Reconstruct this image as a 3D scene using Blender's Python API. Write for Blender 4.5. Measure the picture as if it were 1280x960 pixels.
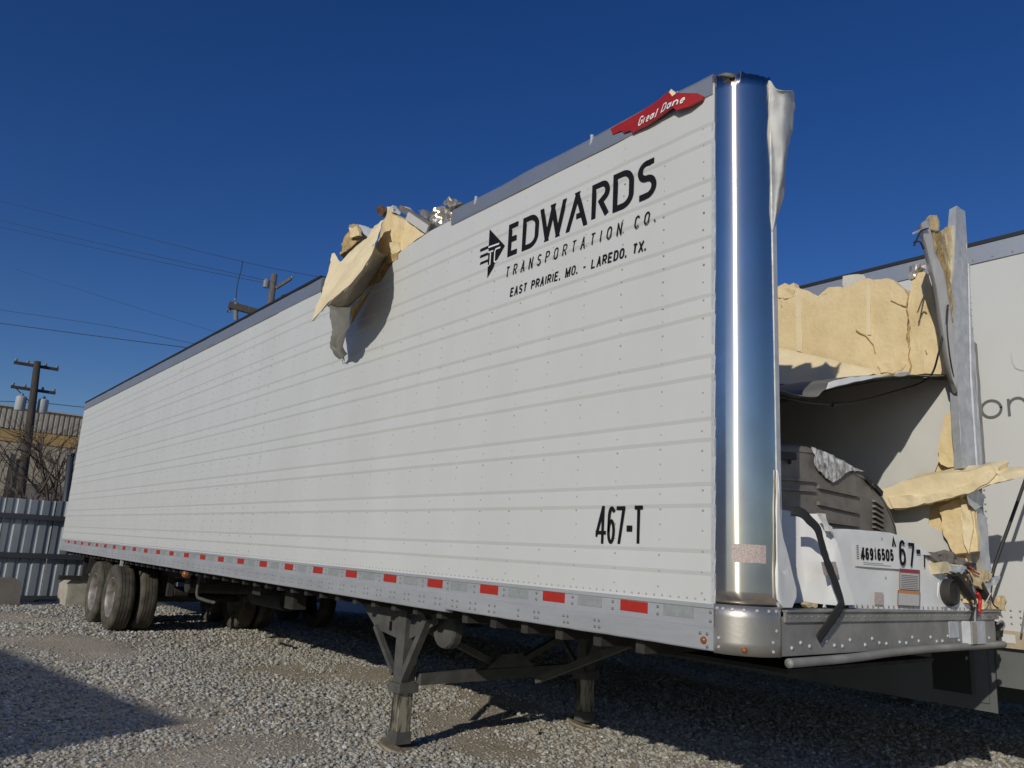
import bpy, bmesh, math, random
import numpy as np
from mathutils import Vector, Matrix, noise

for o in list(bpy.data.objects):
    bpy.data.objects.remove(o)
scene = bpy.context.scene
COL = scene.collection
rnd = random.Random(7)
R = math.radians

# ---------------------------------------------------------------- camera
cam_d = bpy.data.cameras.new('camera')
cam_d.sensor_width = 36.0
cam_d.lens = 978.0 / 1280.0 * 36.0
cam_d.clip_start = 0.05
cam_d.clip_end = 4000
cam = bpy.data.objects.new('camera', cam_d)
COL.objects.link(cam)
cr, cd, cf = Vector((0.63021, 0.77447, 0.05506)), Vector((-0.13201, 0.17676, -0.97536)), Vector((-0.76512, 0.60742, 0.21363))
cam.matrix_world = Matrix(((cr.x, -cd.x, -cf.x, 2.1085), (cr.y, -cd.y, -cf.y, -3.1061), (cr.z, -cd.z, -cf.z, 1.4689), (0, 0, 0, 1)))
scene.camera = cam

# ---------------------------------------------------------------- sky and sun
SUN_EL = R(22.7)
SUN_AZ = math.atan2(0.395, -0.919)      # measured from +Y towards +X
world = bpy.data.worlds.new('World')
scene.world = world
world.use_nodes = True
wn = world.node_tree
bg = wn.nodes['Background']
sky = wn.nodes.new('ShaderNodeTexSky')
sky.sky_type = 'NISHITA'
sky.sun_disc = False
sky.sun_elevation = SUN_EL
sky.sun_rotation = SUN_AZ
sky.altitude = 150
sky.air_density = 1.0
sky.dust_density = 0.3
sky.ozone_density = 4.0
wb = wn.nodes.new('ShaderNodeHueSaturation')    # the camera's colour rendering: deep clear winter blue
wb.inputs['Hue'].default_value = 0.518
wb.inputs['Saturation'].default_value = 1.26
wn.links.new(sky.outputs[0], wb.inputs['Color'])
wn.links.new(wb.outputs[0], bg.inputs[0])
bg.inputs[1].default_value = 0.067
sun_d = bpy.data.lights.new('sun', 'SUN')
sun_d.energy = 2.65
sun_d.angle = R(0.53)
sun_d.color = (1.0, 0.95, 0.84)
sun = bpy.data.objects.new('sun', sun_d)
COL.objects.link(sun)
sdir = Vector((math.sin(SUN_AZ) * math.cos(SUN_EL), math.cos(SUN_AZ) * math.cos(SUN_EL), math.sin(SUN_EL)))
sun.rotation_euler = sdir.to_track_quat('Z', 'Y').to_euler()
sun.location = sdir * 60
scene.view_settings.view_transform = 'Standard'
scene.view_settings.look = 'None'
scene.view_settings.exposure = 0.0
scene.view_settings.gamma = 1.0
scene.view_settings.use_curve_mapping = False

# ---------------------------------------------------------------- materials
def mat(name, base, rough=0.5, metal=0.0, var=None, vscale=6.0, vdet=6, bump=0.0, bscale=60.0, spec=0.5,
        stretch=(1, 1, 1), lo=0.35, hi=0.65, rvar=0.0, trans=0.0):
    """principled material; var = second colour mixed in by noise, bump = fine relief"""
    m = bpy.data.materials.new(name)
    m.use_nodes = True
    nt = m.node_tree
    b = nt.nodes['Principled BSDF']
    b.inputs['Base Color'].default_value = (*base, 1)
    b.inputs['Roughness'].default_value = rough
    b.inputs['Metallic'].default_value = metal
    b.inputs['Specular IOR Level'].default_value = spec
    if trans:
        b.inputs['Transmission Weight'].default_value = trans
    geo = nt.nodes.new('ShaderNodeNewGeometry')
    mp = nt.nodes.new('ShaderNodeMapping')
    mp.inputs['Scale'].default_value = stretch
    nt.links.new(geo.outputs['Position'], mp.inputs[0])
    if var:
        n = nt.nodes.new('ShaderNodeTexNoise')
        n.inputs['Scale'].default_value = vscale
        n.inputs['Detail'].default_value = vdet
        n.inputs['Roughness'].default_value = 0.62
        nt.links.new(mp.outputs[0], n.inputs['Vector'])
        cr_ = nt.nodes.new('ShaderNodeValToRGB')
        cr_.color_ramp.elements[0].position = lo
        cr_.color_ramp.elements[1].position = hi
        cr_.color_ramp.elements[0].color = (*base, 1)
        cr_.color_ramp.elements[1].color = (*var, 1)
        nt.links.new(n.outputs['Fac'], cr_.inputs[0])
        nt.links.new(cr_.outputs[0], b.inputs['Base Color'])
        if rvar:
            mr = nt.nodes.new('ShaderNodeMapRange')
            mr.inputs[1].default_value = lo
            mr.inputs[2].default_value = hi
            mr.inputs[3].default_value = rough
            mr.inputs[4].default_value = rough + rvar
            nt.links.new(n.outputs['Fac'], mr.inputs[0])
            nt.links.new(mr.outputs[0], b.inputs['Roughness'])
    if bump:
        n2 = nt.nodes.new('ShaderNodeTexNoise')
        n2.inputs['Scale'].default_value = bscale
        n2.inputs['Detail'].default_value = 5
        nt.links.new(mp.outputs[0], n2.inputs['Vector'])
        bp = nt.nodes.new('ShaderNodeBump')
        bp.inputs['Strength'].default_value = bump
        bp.inputs['Distance'].default_value = 0.01
        nt.links.new(n2.outputs['Fac'], bp.inputs['Height'])
        nt.links.new(bp.outputs[0], b.inputs['Normal'])
    return m

M = {}
M['white'] = mat('white_paint', (0.60, 0.605, 0.585), 0.42, 0, (0.555, 0.56, 0.54), 1.4, 8, 0.02, 8, stretch=(1, 1, .35), rvar=.12)
M['white_nose'] = mat('white_nose_paint', (0.82, 0.82, 0.80), 0.35, 0, (0.70, 0.70, 0.69), 3.5, 8, 0.04, 9)
M['liner'] = mat('white_liner', (0.62, 0.61, 0.58), 0.55, 0, (0.54, 0.53, 0.50), 2.0, 7, 0.02, 20)
M['liner_back'] = mat('dirty_liner', (0.50, 0.47, 0.40), 0.6, 0, (0.66, 0.63, 0.55), 7, 7, 0.1, 25)
M['rail'] = mat('aluminium_rail', (0.56, 0.57, 0.58), 0.5, 0.45, (0.40, 0.41, 0.42), 2.2, 9, 0.05, 30, stretch=(.5, 1, 3), rvar=.15)
M['top_rail'] = mat('aluminium_top_rail', (0.47, 0.49, 0.52), 0.4, 0.75, (0.36, 0.38, 0.41), 1.5, 8, 0.04, 25, rvar=.15)
M['galv'] = mat('galvanised_steel', (0.60, 0.62, 0.645), 0.5, 0.25, (0.46, 0.48, 0.505), 12, 8, 0.08, 40, rvar=.2)
M['nose_rail'] = mat('nose_rail_metal', (0.36, 0.35, 0.325), 0.5, 0.3, (0.25, 0.245, 0.225), 4, 9, 0.06, 40, rvar=.2)
M['chrome'] = mat('polished_steel', (0.86, 0.81, 0.73), 0.15, 1.0, (0.76, 0.72, 0.65), 4, 8, 0.006, 9, rvar=.03)
_b = M['chrome'].node_tree.nodes['Principled BSDF']          # vertical brushing stretches the glint along the post
_t = M['chrome'].node_tree.nodes.new('ShaderNodeTangent'); _t.direction_type = 'RADIAL'; _t.axis = 'Z'
M['chrome'].node_tree.links.new(_t.outputs[0], _b.inputs['Tangent'])
_b.inputs['Anisotropic'].default_value = 0.95
_b.inputs['Anisotropic Rotation'].default_value = 0.25
M['skin_dirty'] = mat('scuffed_white_skin', (0.54, 0.54, 0.52), 0.7, 0, (0.34, 0.34, 0.33), 6, 9, 0.08, 20, lo=.45, hi=.75)
M['sheet_under'] = mat('dark_grey_sheet', (0.20, 0.20, 0.18), 0.7, 0, (0.13, 0.13, 0.115), 4, 7)  # dark grey over both faces, mottled darker
M['flap_shade'] = mat('flap_underside_shade', (0.34, 0.29, 0.21), 0.8, 0, (0.22, 0.185, 0.13), 6, 8, .1, 25)  # underside of the flap, its shade put into the dark brown
M['rivet'] = mat('dull_rivet', (0.40, 0.40, 0.39), 0.5, 0.3)
M['bolt'] = mat('dull_bolt', (0.22, 0.22, 0.22), 0.4, 0.6)
M['shoe'] = mat('dusty_shoe', (0.33, 0.28, 0.20), 0.9, 0, (0.20, 0.155, 0.10), 9, 8, .4, 60)
M['brushed'] = mat('brushed_steel', (0.56, 0.53, 0.48), 0.34, 0.8, (0.42, 0.40, 0.36), 9, 9, 0.05, 45, rvar=.12)
M['black'] = mat('black_vinyl', (0.008, 0.008, 0.011), 0.75, spec=.2)
M['black_rubber'] = mat('black_rubber', (0.02, 0.02, 0.021), 0.75, bump=.15, bscale=80)
M['tyre'] = mat('tyre_rubber', (0.045, 0.042, 0.036), 0.85, 0, (0.115, 0.10, 0.072), 6, 8, 0.25, 90)
M['rim'] = mat('wheel_steel', (0.46, 0.44, 0.41), 0.45, 0.4, (0.25, 0.21, 0.175), 8, 8, 0.05, 40)
M['frame'] = mat('dirty_frame_steel', (0.020, 0.019, 0.018), 0.8, 0.1, (0.048, 0.043, 0.036), 7, 8, 0.15, 50)
M['leg'] = mat('landing_gear_paint', (0.075, 0.075, 0.072), 0.65, 0.2, (0.125, 0.12, 0.105), 9, 8, 0.1, 50)
M['leg_worn'] = mat('worn_leg_steel', (0.055, 0.045, 0.035), 0.5, 0.4, (0.42, 0.38, 0.29), 14, 9, 0.2, 50, stretch=(1, 1, .18), lo=.45, hi=.56)
M['red'] = mat('red_reflective', (0.43, 0.028, 0.016), 0.45, 0, (0.36, 0.025, 0.016), 30, 4)
M['silver_tape'] = mat('silver_reflective', (0.36, 0.39, 0.38), 0.45, 0.2, (0.29, 0.32, 0.31), 40, 4)
M['badge'] = mat('red_badge', (0.40, 0.022, 0.018), 0.35, 0, (0.30, 0.02, 0.018), 12, 6)
M['badge_white'] = mat('badge_white', (0.78, 0.77, 0.75), 0.5)
M['foam'] = mat('yellow_foam', (0.76, 0.61, 0.36), 0.9, 0, (0.66, 0.50, 0.26), 5, 9, 0.55, 38, spec=.15, lo=.4, hi=.75)
M['foam_pale'] = mat('pale_foam', (0.79, 0.67, 0.44), 0.85, 0, (0.70, 0.56, 0.32), 4, 9, 0.35, 45, spec=.15, lo=.42, hi=.8)
M['foam_dark'] = mat('dark_foam', (0.33, 0.24, 0.12), 0.9, 0, (0.56, 0.40, 0.19), 14, 9, 0.6, 50, spec=.1)  # dark brown foam mottled with lighter brown
M['foil'] = mat('crumpled_foil', (0.70, 0.66, 0.58), 0.32, 0.75, (0.5, 0.42, 0.3), 18, 5)
M['cowl'] = mat('cowl_plastic', (0.215, 0.192, 0.165), 0.6, 0, (0.145, 0.13, 0.11), 9, 9, 0.1, 60)
M['cowl_dark'] = mat('cowl_vents', (0.02, 0.02, 0.02), 0.7)
M['film'] = mat('torn_clear_film', (0.74, 0.74, 0.72), 0.25, 0.1, (0.16, 0.15, 0.13), 26, 9, 0.6, 40, stretch=(1, 1, .5), lo=.42, hi=.6)
M['amber'] = mat('amber_lens', (0.36, 0.11, 0.02), 0.3, 0, (0.22, 0.08, 0.03), 60, 4)
M['label'] = mat('paper_label', (0.60, 0.58, 0.55), 0.6, 0, (0.44, 0.42, 0.40), 120, 4, stretch=(1, 1, 6))
M['label_pink'] = mat('faded_label', (0.60, 0.50, 0.46), 0.6, 0, (0.36, 0.28, 0.26), 130, 5)
M['label_red'] = mat('label_red', (0.30, 0.03, 0.05), 0.5)
M['label_orange'] = mat('label_orange', (0.60, 0.22, 0.07), 0.5)
M['grey_print'] = mat('grey_print', (0.12, 0.125, 0.125), 0.55)
M['pale_print'] = mat('pale_print', (0.52, 0.53, 0.52), 0.55)
M['wood'] = mat('pole_wood', (0.035, 0.03, 0.027), 0.9, 0, (0.07, 0.06, 0.05), 5, 8, 0.3, 30, stretch=(6, 6, .6))
M['wood_pale'] = mat('weathered_pole_wood', (0.16, 0.145, 0.125), 0.9, 0, (0.09, 0.08, 0.07), 5, 8, 0.3, 30, stretch=(6, 6, .6))
M['insul'] = mat('insulator_grey', (0.22, 0.22, 0.22), 0.35)
M['trafo'] = mat('transformer_grey', (0.40, 0.42, 0.43), 0.45)
M['wire'] = mat('cable_black', (0.02, 0.02, 0.022), 0.6)
M['fence'] = mat('galvanised_fence', (0.33, 0.365, 0.40), 0.45, 0.45, (0.20, 0.225, 0.25), 2.2, 8, 0.05, 20, stretch=(1, 1, .2), rvar=.2)
M['fence_rail'] = mat('fence_rail_steel', (0.05, 0.055, 0.065), 0.6, 0.3)
M['siding'] = mat('grey_tan_siding', (0.40, 0.365, 0.30), 0.7, 0, (0.33, 0.30, 0.25), 1.2, 7, 0.0)
M['ochre'] = mat('ochre_band', (0.46, 0.30, 0.11), 0.8, 0, (0.37, 0.25, 0.10), 1.5, 7)
M['stucco'] = mat('tan_wall', (0.42, 0.36, 0.27), 0.9, 0, (0.33, 0.285, 0.22), 1.2, 8)
M['stucco_grey'] = mat('grey_block_wall', (0.21, 0.19, 0.165), 0.9, 0, (0.16, 0.15, 0.13), 1.5, 8)
M['bark'] = mat('bare_bark', (0.085, 0.065, 0.05), 0.9)
M['concrete'] = mat('old_concrete', (0.46, 0.43, 0.36), 0.9, 0, (0.33, 0.305, 0.25), 6, 9, 0.3, 30)
M['rock'] = mat('brown_rock', (0.34, 0.25, 0.15), 0.9, 0, (0.22, 0.16, 0.10), 12, 8, 0.3, 40)
M['red_wire'] = mat('red_wire', (0.55, 0.02, 0.02), 0.4)
M['tan_rail'] = mat('tan_stained_rail', (0.47, 0.40, 0.29), 0.7, 0, (0.36, 0.29, 0.19), 7, 8)
M['skirt'] = mat('grey_skirt', (0.13, 0.135, 0.135), 0.6, 0, (0.10, 0.105, 0.105), 2.5, 8)
M['interior'] = mat('dark_interior', (0.16, 0.165, 0.165), 0.7)
M['roof'] = mat('roof_sheet', (0.50, 0.50, 0.50), 0.5, .3)
M['roof_edge'] = mat('roof_edge_black', (0.015, 0.015, 0.018), 0.6)
M['rust'] = mat('rusty_steel', (0.16, 0.075, 0.035), 0.8, 0.2, (0.09, 0.05, 0.03), 14, 8, .2, 50)

# ---------------------------------------------------------------- helpers
def link(o, parent=None, loc=None):
    COL.objects.link(o)
    if parent is not None:
        o.parent = parent
        if parent.type == 'EMPTY':
            o.matrix_parent_inverse = Matrix.Translation(-Vector(parent.location))
    return o

def mk(name, verts, faces, m, parent=None, smooth=False, mats=None, fmat=None, loc=None):
    me = bpy.data.meshes.new(name)
    me.from_pydata([tuple(v) for v in verts], [], [tuple(f) for f in faces])
    for mm in ([m] if not mats else mats):
        me.materials.append(M[mm] if isinstance(mm, str) else mm)
    if fmat:
        me.polygons.foreach_set('material_index', fmat)
    if smooth:
        me.polygons.foreach_set('use_smooth', [True] * len(me.polygons))
    me.update()
    o = bpy.data.objects.new(name, me)
    if loc is not None:
        o.location = loc
    return link(o, parent)

def tag(o, label=None, cat=None, group=None, kind=None):
    if label: o['label'] = label
    if cat: o['category'] = cat
    if group: o['group'] = group
    if kind: o['kind'] = kind
    return o

def root(name, loc, label, cat, group=None):
    o = bpy.data.objects.new(name, None)
    o.empty_display_size = 0.3
    COL.objects.link(o)
    o.location = loc
    return tag(o, label, cat, group)

class MB:
    def __init__(s):
        s.v, s.f = [], []
    def add(s, v, f):
        n = len(s.v)
        s.v += [tuple(x) for x in v]
        s.f += [tuple(i + n for i in g) for g in f]
        return s
    def box(s, lo, hi, mtx=None):
        x0, y0, z0 = lo; x1, y1, z1 = hi
        v = [Vector(p) for p in ((x0,y0,z0),(x1,y0,z0),(x1,y1,z0),(x0,y1,z0),(x0,y0,z1),(x1,y0,z1),(x1,y1,z1),(x0,y1,z1))]
        if mtx: v = [mtx @ p for p in v]
        return s.add(v, [(0,3,2,1),(4,5,6,7),(0,1,5,4),(1,2,6,5),(2,3,7,6),(3,0,4,7)])
    def bar(s, a, b, w, h, up=(0, 0, 1)):
        a, b = Vector(a), Vector(b)
        d = (b - a).normalized()
        r = d.cross(Vector(up))
        if r.length < 1e-4: r = d.cross(Vector((1, 0, 0)))
        r.normalize(); u = r.cross(d)
        v = [p + r * (sx * w / 2) + u * (sy * h / 2) for p in (a, b) for sx, sy in ((-1,-1),(1,-1),(1,1),(-1,1))]
        return s.add(v, [(0,1,2,3),(7,6,5,4),(0,4,5,1),(1,5,6,2),(2,6,7,3),(3,7,4,0)])
    def tube(s, pts, rad, n=8, caps=True):
        pts = [Vector(p) for p in pts]
        if not isinstance(rad, (list, tuple)): rad = [rad] * len(pts)
        rings, r = [], None
        for i, p in enumerate(pts):
            d = (pts[min(i + 1, len(pts) - 1)] - pts[max(i - 1, 0)]).normalized()
            if r is None:
                r = d.cross(Vector((0, 0, 1)))
                if r.length < .05: r = d.cross(Vector((1, 0, 0)))
            r = (r - d * r.dot(d)).normalized()
            u = r.cross(d)
            rings.append([p + (r * math.cos(2*math.pi*k/n) + u * math.sin(2*math.pi*k/n)) * rad[i] for k in range(n)])
        v = [q for g in rings for q in g]
        f = [(i*n+k, i*n+(k+1) % n, (i+1)*n+(k+1) % n, (i+1)*n+k) for i in range(len(pts)-1) for k in range(n)]
        if caps:
            f += [tuple(range(n-1, -1, -1)), tuple((len(pts)-1)*n + k for k in range(n))]
        return s.add(v, f)
    def lathe(s, prof, c, axis='y', n=40, a0=0, a1=360):
        """prof = (radius, offset along axis)"""
        full = abs(a1 - a0) >= 359.9
        m = n if full else n + 1
        v = []
        for r, h in prof:
            for k in range(m):
                a = R(a0 + (a1 - a0) * k / n)
                ca, sa = r * math.cos(a), r * math.sin(a)
                p = {'y': (ca, h, sa), 'z': (ca, sa, h), 'x': (h, ca, sa)}[axis]
                v.append(Vector(c) + Vector(p))
        f = []
        for i in range(len(prof) - 1):
            for k in range(n if full else n):
                k2 = (k + 1) % m
                f.append((i*m+k, i*m+k2, (i+1)*m+k2, (i+1)*m+k))
        return s.add(v, f)
    def build(s, name, m, parent=None, smooth=False, loc=None):
        return mk(name, s.v, s.f, m, parent, smooth, loc=loc)

def smooth_by_angle(o, ang=35):
    me = o.data
    bm = bmesh.new(); bm.from_mesh(me)
    for f in bm.faces: f.smooth = True
    for e in bm.edges:
        if len(e.link_faces) == 2 and e.calc_face_angle(0) > R(ang): e.smooth = False
    bm.to_mesh(me); bm.free()
    return o

def chunk(name, poly, vec, m, parent=None, sub=0.05, amp=0.012, fscale=14.0, back=1.0):
    """torn slab: a polygon outline given thickness vec, cut finely and roughened by noise"""
    bm = bmesh.new()
    vec = Vector(vec)
    c = sum((Vector(p) for p in poly), Vector()) / len(poly)
    a = [bm.verts.new(p) for p in poly]
    b = [bm.verts.new(c + (Vector(p) - c) * back + vec) for p in poly]
    n = len(poly)
    fs = [bm.faces.new(a), bm.faces.new(b[::-1])]
    for i in range(n):
        fs.append(bm.faces.new((a[i], b[i], b[(i+1) % n], a[(i+1) % n])))
    bmesh.ops.triangulate(bm, faces=fs[:2])
    for _ in range(6):
        es = [e for e in bm.edges if e.calc_length() > sub * 1.6]
        if not es: break
        bmesh.ops.subdivide_edges(bm, edges=es, cuts=1, use_grid_fill=False)
        bmesh.ops.triangulate(bm, faces=[f for f in bm.faces if len(f.verts) > 4])
    bmesh.ops.recalc_face_normals(bm, faces=bm.faces)
    bm.normal_update()
    off = Vector((rnd.uniform(0, 50), 0, 0))
    for v in bm.verts:
        p = v.co
        v.co = p + v.normal * (noise.noise((p + off) * fscale) * amp + noise.noise((p + off) * fscale * 2.7) * amp * .6) \
             + noise.noise_vector((p - off) * fscale * .8) * amp * .5
    bm.normal_update()
    for f_ in bm.faces: f_.smooth = True
    for e in bm.edges:
        if len(e.link_faces) == 2 and e.calc_face_angle(0) > R(12 if m in ('foil', 'rust', 'galv', 'frame', 'cowl') else 48): e.smooth = False
    me = bpy.data.meshes.new(name)
    bm.to_mesh(me); bm.free()
    me.materials.append(M[m])
    return link(bpy.data.objects.new(name, me), parent)

def sheet(name, rows, m, parent=None, nu=24, nv=24, amp=0.0, fscale=6.0, thick=0.003, smooth=True, back=None):
    """bent sheet through a grid of control points (rows of equal length), given real thickness"""
    rows = [[Vector(p) for p in r] for r in rows]
    def cat(ps, t):
        n = len(ps) - 1
        x = t * n; i = min(int(x), n - 1); u = x - i
        if n == 1: return ps[0].lerp(ps[1], u)
        p0, p1, p2, p3 = ps[max(i-1, 0)], ps[i], ps[i+1], ps[min(i+2, n)]
        return 0.5 * ((2*p1) + (p2-p0)*u + (2*p0-5*p1+4*p2-p3)*u*u + (3*p1-p0-3*p2+p3)*u**3)
    off = Vector((0, rnd.uniform(0, 50), 0))
    V = []
    for j in range(nv + 1):
        col = [cat([r[k] for r in rows], j / nv) for k in range(len(rows[0]))]
        for i in range(nu + 1):
            p = cat(col, i / nu)
            if amp: p = p + noise.noise_vector((p + off) * fscale) * amp
            V.append(p)
    w = nu + 1
    Fc = [(j*w+i, j*w+i+1, (j+1)*w+i+1, (j+1)*w+i) for j in range(nv) for i in range(nu)]
    o = mk(name, V, Fc, m, parent, smooth)
    if back:
        o.data.materials.append(M[back])
    s = o.modifiers.new('thickness', 'SOLIDIFY')
    s.thickness = thick
    s.offset = 0
    if back: s.material_offset = 1
    return o

def cable(name, pts, rad, m, parent=None, n=6, seg=10):
    ps = [Vector(p) for p in pts]
    out = []
    N = len(ps) - 1
    for i in range(N):
        p0, p1, p2, p3 = ps[max(i-1, 0)], ps[i], ps[i+1], ps[min(i+2, N)]
        for k in range(seg):
            u = k / seg
            out.append(0.5 * ((2*p1) + (p2-p0)*u + (2*p0-5*p1+4*p2-p3)*u*u + (3*p1-p0-3*p2+p3)*u**3))
    out.append(ps[-1])
    return MB().tube(out, rad, n).build(name, m, parent, True)

# ---------------------------------------------------------------- stroke lettering
def el(cx, cy, rx, ry, a0, a1, n=14):
    return [(cx + rx*math.cos(R(a0+(a1-a0)*i/n)), cy + ry*math.sin(R(a0+(a1-a0)*i/n))) for i in range(n+1)]
G = {
 'A': [[(0,0),(.5,1),(1,0)], [(.2,.33),(.8,.33)]],
 'C': [el(.55,.72,.45,.28,20,180)+el(.55,.28,.45,.28,180,340)],
 'D': [[(0,.5),(0,1),(.45,1)]+el(.45,.68,.55,.32,90,0)+el(.45,.32,.55,.32,0,-90)+[(0,0),(0,.52)]],
 'E': [[(1,1),(0,1),(0,0),(1,0)], [(0,.52),(.85,.52)]],
 'G': [el(.5,.72,.5,.28,25,180)+el(.5,.28,.5,.28,180,360)+[(1,.48),(.55,.48)]],
 'I': [[(.5,0),(.5,1)]],
 'L': [[(0,1),(0,0),(1,0)]],
 'M': [[(0,0),(0,1),(.5,.15),(1,1),(1,0)]],
 'N': [[(0,0),(0,1),(1,0),(1,1)]],
 'O': [el(.5,.7,.5,.3,0,180)+el(.5,.3,.5,.3,180,360)+[(1,.7),(1,.72)]],
 'P': [[(0,0),(0,1),(.55,1)]+el(.55,.74,.45,.26,90,-90)+[(0,.48)]],
 'R': [[(0,0),(0,1),(.55,1)]+el(.55,.74,.45,.26,90,-90)+[(0,.48)], [(.5,.48),(1,0)]],
 'S': [el(.52,.75,.46,.25,25,180,10)+el(.52,.75,.46,.25,180,262,5)+el(.48,.26,.48,.26,82,0,6)+el(.48,.26,.48,.26,0,-155,12)],
 'T': [[(0,1),(1,1)], [(.5,1),(.5,0)]],
 'Ā': [[(0,0),(.5,1),(1,0)], [(.46,.31),(.8,.31)]],
 'Ŕ': [[(0,0),(0,1),(.6,1)]+el(.6,.77,.4,.23,90,-60)+[(.52,.47),(1,0)]],
 'Ś': [[(1,1),(.62,1)]+el(.5,.77,.46,.23,75,180,8)+el(.5,.77,.46,.23,180,262,5)+el(.5,.27,.5,.27,82,0,6)+el(.5,.27,.5,.27,0,-75,7)+[(.4,0),(0,0)]],
 'W': [[(0,1),(.25,0),(.5,.95),(.75,0),(1,1)]],
 'X': [[(0,0),(1,1)], [(0,1),(1,0)]],
 '.': [[(.5,-.02),(.5,.12)]], ',': [[(.5,.12),(.5,0),(.3,-.16)]], '-': [[(0,.42),(1,.42)]],
 '0': [el(.5,.7,.5,.3,0,180)+el(.5,.3,.5,.3,180,360)+[(1,.7),(1,.72)]],
 '1': [[(.15,.78),(.55,1),(.55,0)]],
 '4': [[(.72,0),(.72,1),(0,.27),(1,.27)]],
 '5': [[(.95,1),(.15,1),(.05,.52)]+el(.47,.34,.5,.3,120,-150,14)],
 '6': [el(.55,.72,.45,.28,35,180,8)+[(.05,.3)]+el(.5,.31,.45,.31,180,540,20)],
 '7': [[(0,1),(1,1),(.32,0)]],
 '9': [el(.45,.28,.45,.28,215,360,8)+[(.95,.7)]+el(.5,.69,.45,.31,0,360,20)],
 'a': [el(.42,.28,.40,.28,0,360,16), [(.95,.62),(.95,0)]],
 'e': [[(.05,.32),(.95,.32)]+el(.5,.3,.45,.3,10,320,14)],
 'r': [[(0,0),(0,.6)], [(0,.36)]+el(.45,.36,.42,.24,150,60,5)],
 't': [[(.4,.95),(.4,0),(.75,0)], [(.05,.62),(.85,.62)]],
 'n': [[(0,0),(0,.62)], [(0,.34)]+el(.45,.32,.45,.3,170,0,10)+[(.9,0)]],
 'o': [el(.5,.31,.48,.31,0,370,26)],
 'J': [[(.9,1),(.9,.3)]+el(.45,.3,.45,.3,0,-170,10)],
}
def stroke(poly, t):
    """flat band of width t along a 2D polyline"""
    P = [Vector(p) for p in poly]
    Q = [P[0]]
    for p in P[1:]:
        if (p - Q[-1]).length > 1e-5: Q.append(p)
    P = Q
    L, Rr = [], []
    for i, p in enumerate(P):
        d0 = (p - P[i-1]).normalized() if i else (P[1]-P[0]).normalized()
        d1 = (P[i+1] - p).normalized() if i < len(P)-1 else d0
        n0, n1 = Vector((-d0.y, d0.x)), Vector((-d1.y, d1.x))
        nn = n0 + n1
        nn = n1 if nn.length < .2 else nn.normalized()
        k = min(1 / max(nn.dot(n1), .3), 2.2) * t / 2
        L.append(p + nn*k); Rr.append(p - nn*k)
    n = len(P)
    return L + Rr, [(i, i+1, n+i+1, n+i) for i in range(n-1)]
def clip(P, ax, v, sgn):
    out = []
    for i, p in enumerate(P):
        q = P[(i+1) % len(P)]
        a, b = sgn*(p[ax]-v), sgn*(q[ax]-v)
        if a >= 0: out.append(p)
        if (a >= 0) != (b >= 0): out.append(p.lerp(q, a/(a-b)))
    return out
def word(mb, items, place, t):
    """items: (char, x0, x1, z0, z1) in the sign's own plane; place maps (a, b, layer) to 3D"""
    k = 0
    for ch, x0, x1, z0, z1 in items:
        if ch not in G: continue
        ins = t / 2
        for poly in G[ch]:
            if ch == '.':
                v, f = stroke([((x0+x1)/2, z0), ((x0+x1)/2, z0 + t*1.15)], t*1.15)
            else:
                wx = x1-x0-t*(1.15 if ch in 'AĀWMNX' else 1)
                pts = [((x0+x1)/2 + (p[0]-.5)*wx, z0+ins + p[1]*(z1-z0-t)) for p in poly]
                if ch in 'AĀWMNX47' and len(pts) != 2 or ch == 'X':
                    for p, q in zip(pts, pts[1:]):      # each stroke on its own, cut flat at the line of the letter
                        p, q = Vector(p), Vector(q); d = (q-p).normalized(); n_ = Vector((-d.y, d.x))*t/2; e_ = d*t*1.2
                        if ch == '4' and abs(d.y) < .01 or ch == '7' and abs(d.y) < .01: e_ = d*t*.5
                        P = [p-e_+n_, q+e_+n_, q+e_-n_, p-e_-n_]
                        for ax, v_, sg in ((0, x0, 1), (0, x1, -1), (1, z0, 1), (1, z1, -1)): P = clip(P, ax, v_, sg)
                        k += 1
                        if len(P) > 2: mb.add([place(w_.x, w_.y, (k % 4) * .0003) for w_ in P], [tuple(range(len(P)))])
                    continue
                v, f = stroke(pts, t)
            k += 1
            mb.add([place(q.x, q.y, (k % 3) * .0003) for q in v], f)
def letters(items, place, t, m, parent):
    for it in items:
        if it[0] not in G: continue
        mb = MB(); word(mb, [it], place, t)
        mb.build('letter', m, parent)
def spread(s, x0, x1, z0, z1, gap=.35, narrow={'I': .35, '.': .3, ',': .3, '1': .6, 'W': 1.4, 'M': 1.25, ' ': .7, '-': .8}):
    ws = [narrow.get(c, 1.0) for c in s]
    tot = sum(ws) + gap*(len(s)-1)
    k = (x1-x0)/tot
    out, x = [], x0
    for c, w in zip(s, ws):
        out.append((c, x, x + w*k, z0, z1)); x += (w+gap)*k
    return out
# ================================================================ GROUND
def ground_h(x, y):
    p = Vector((x * .35, y * .35, 3.1))
    near = min(1.0, max(0.0, (abs(y - 1.3) - 1.6) / 2.5))
    return -0.012 + 0.035 * near * noise.noise(p) + 0.010 * noise.noise(p * 4.1)

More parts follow.
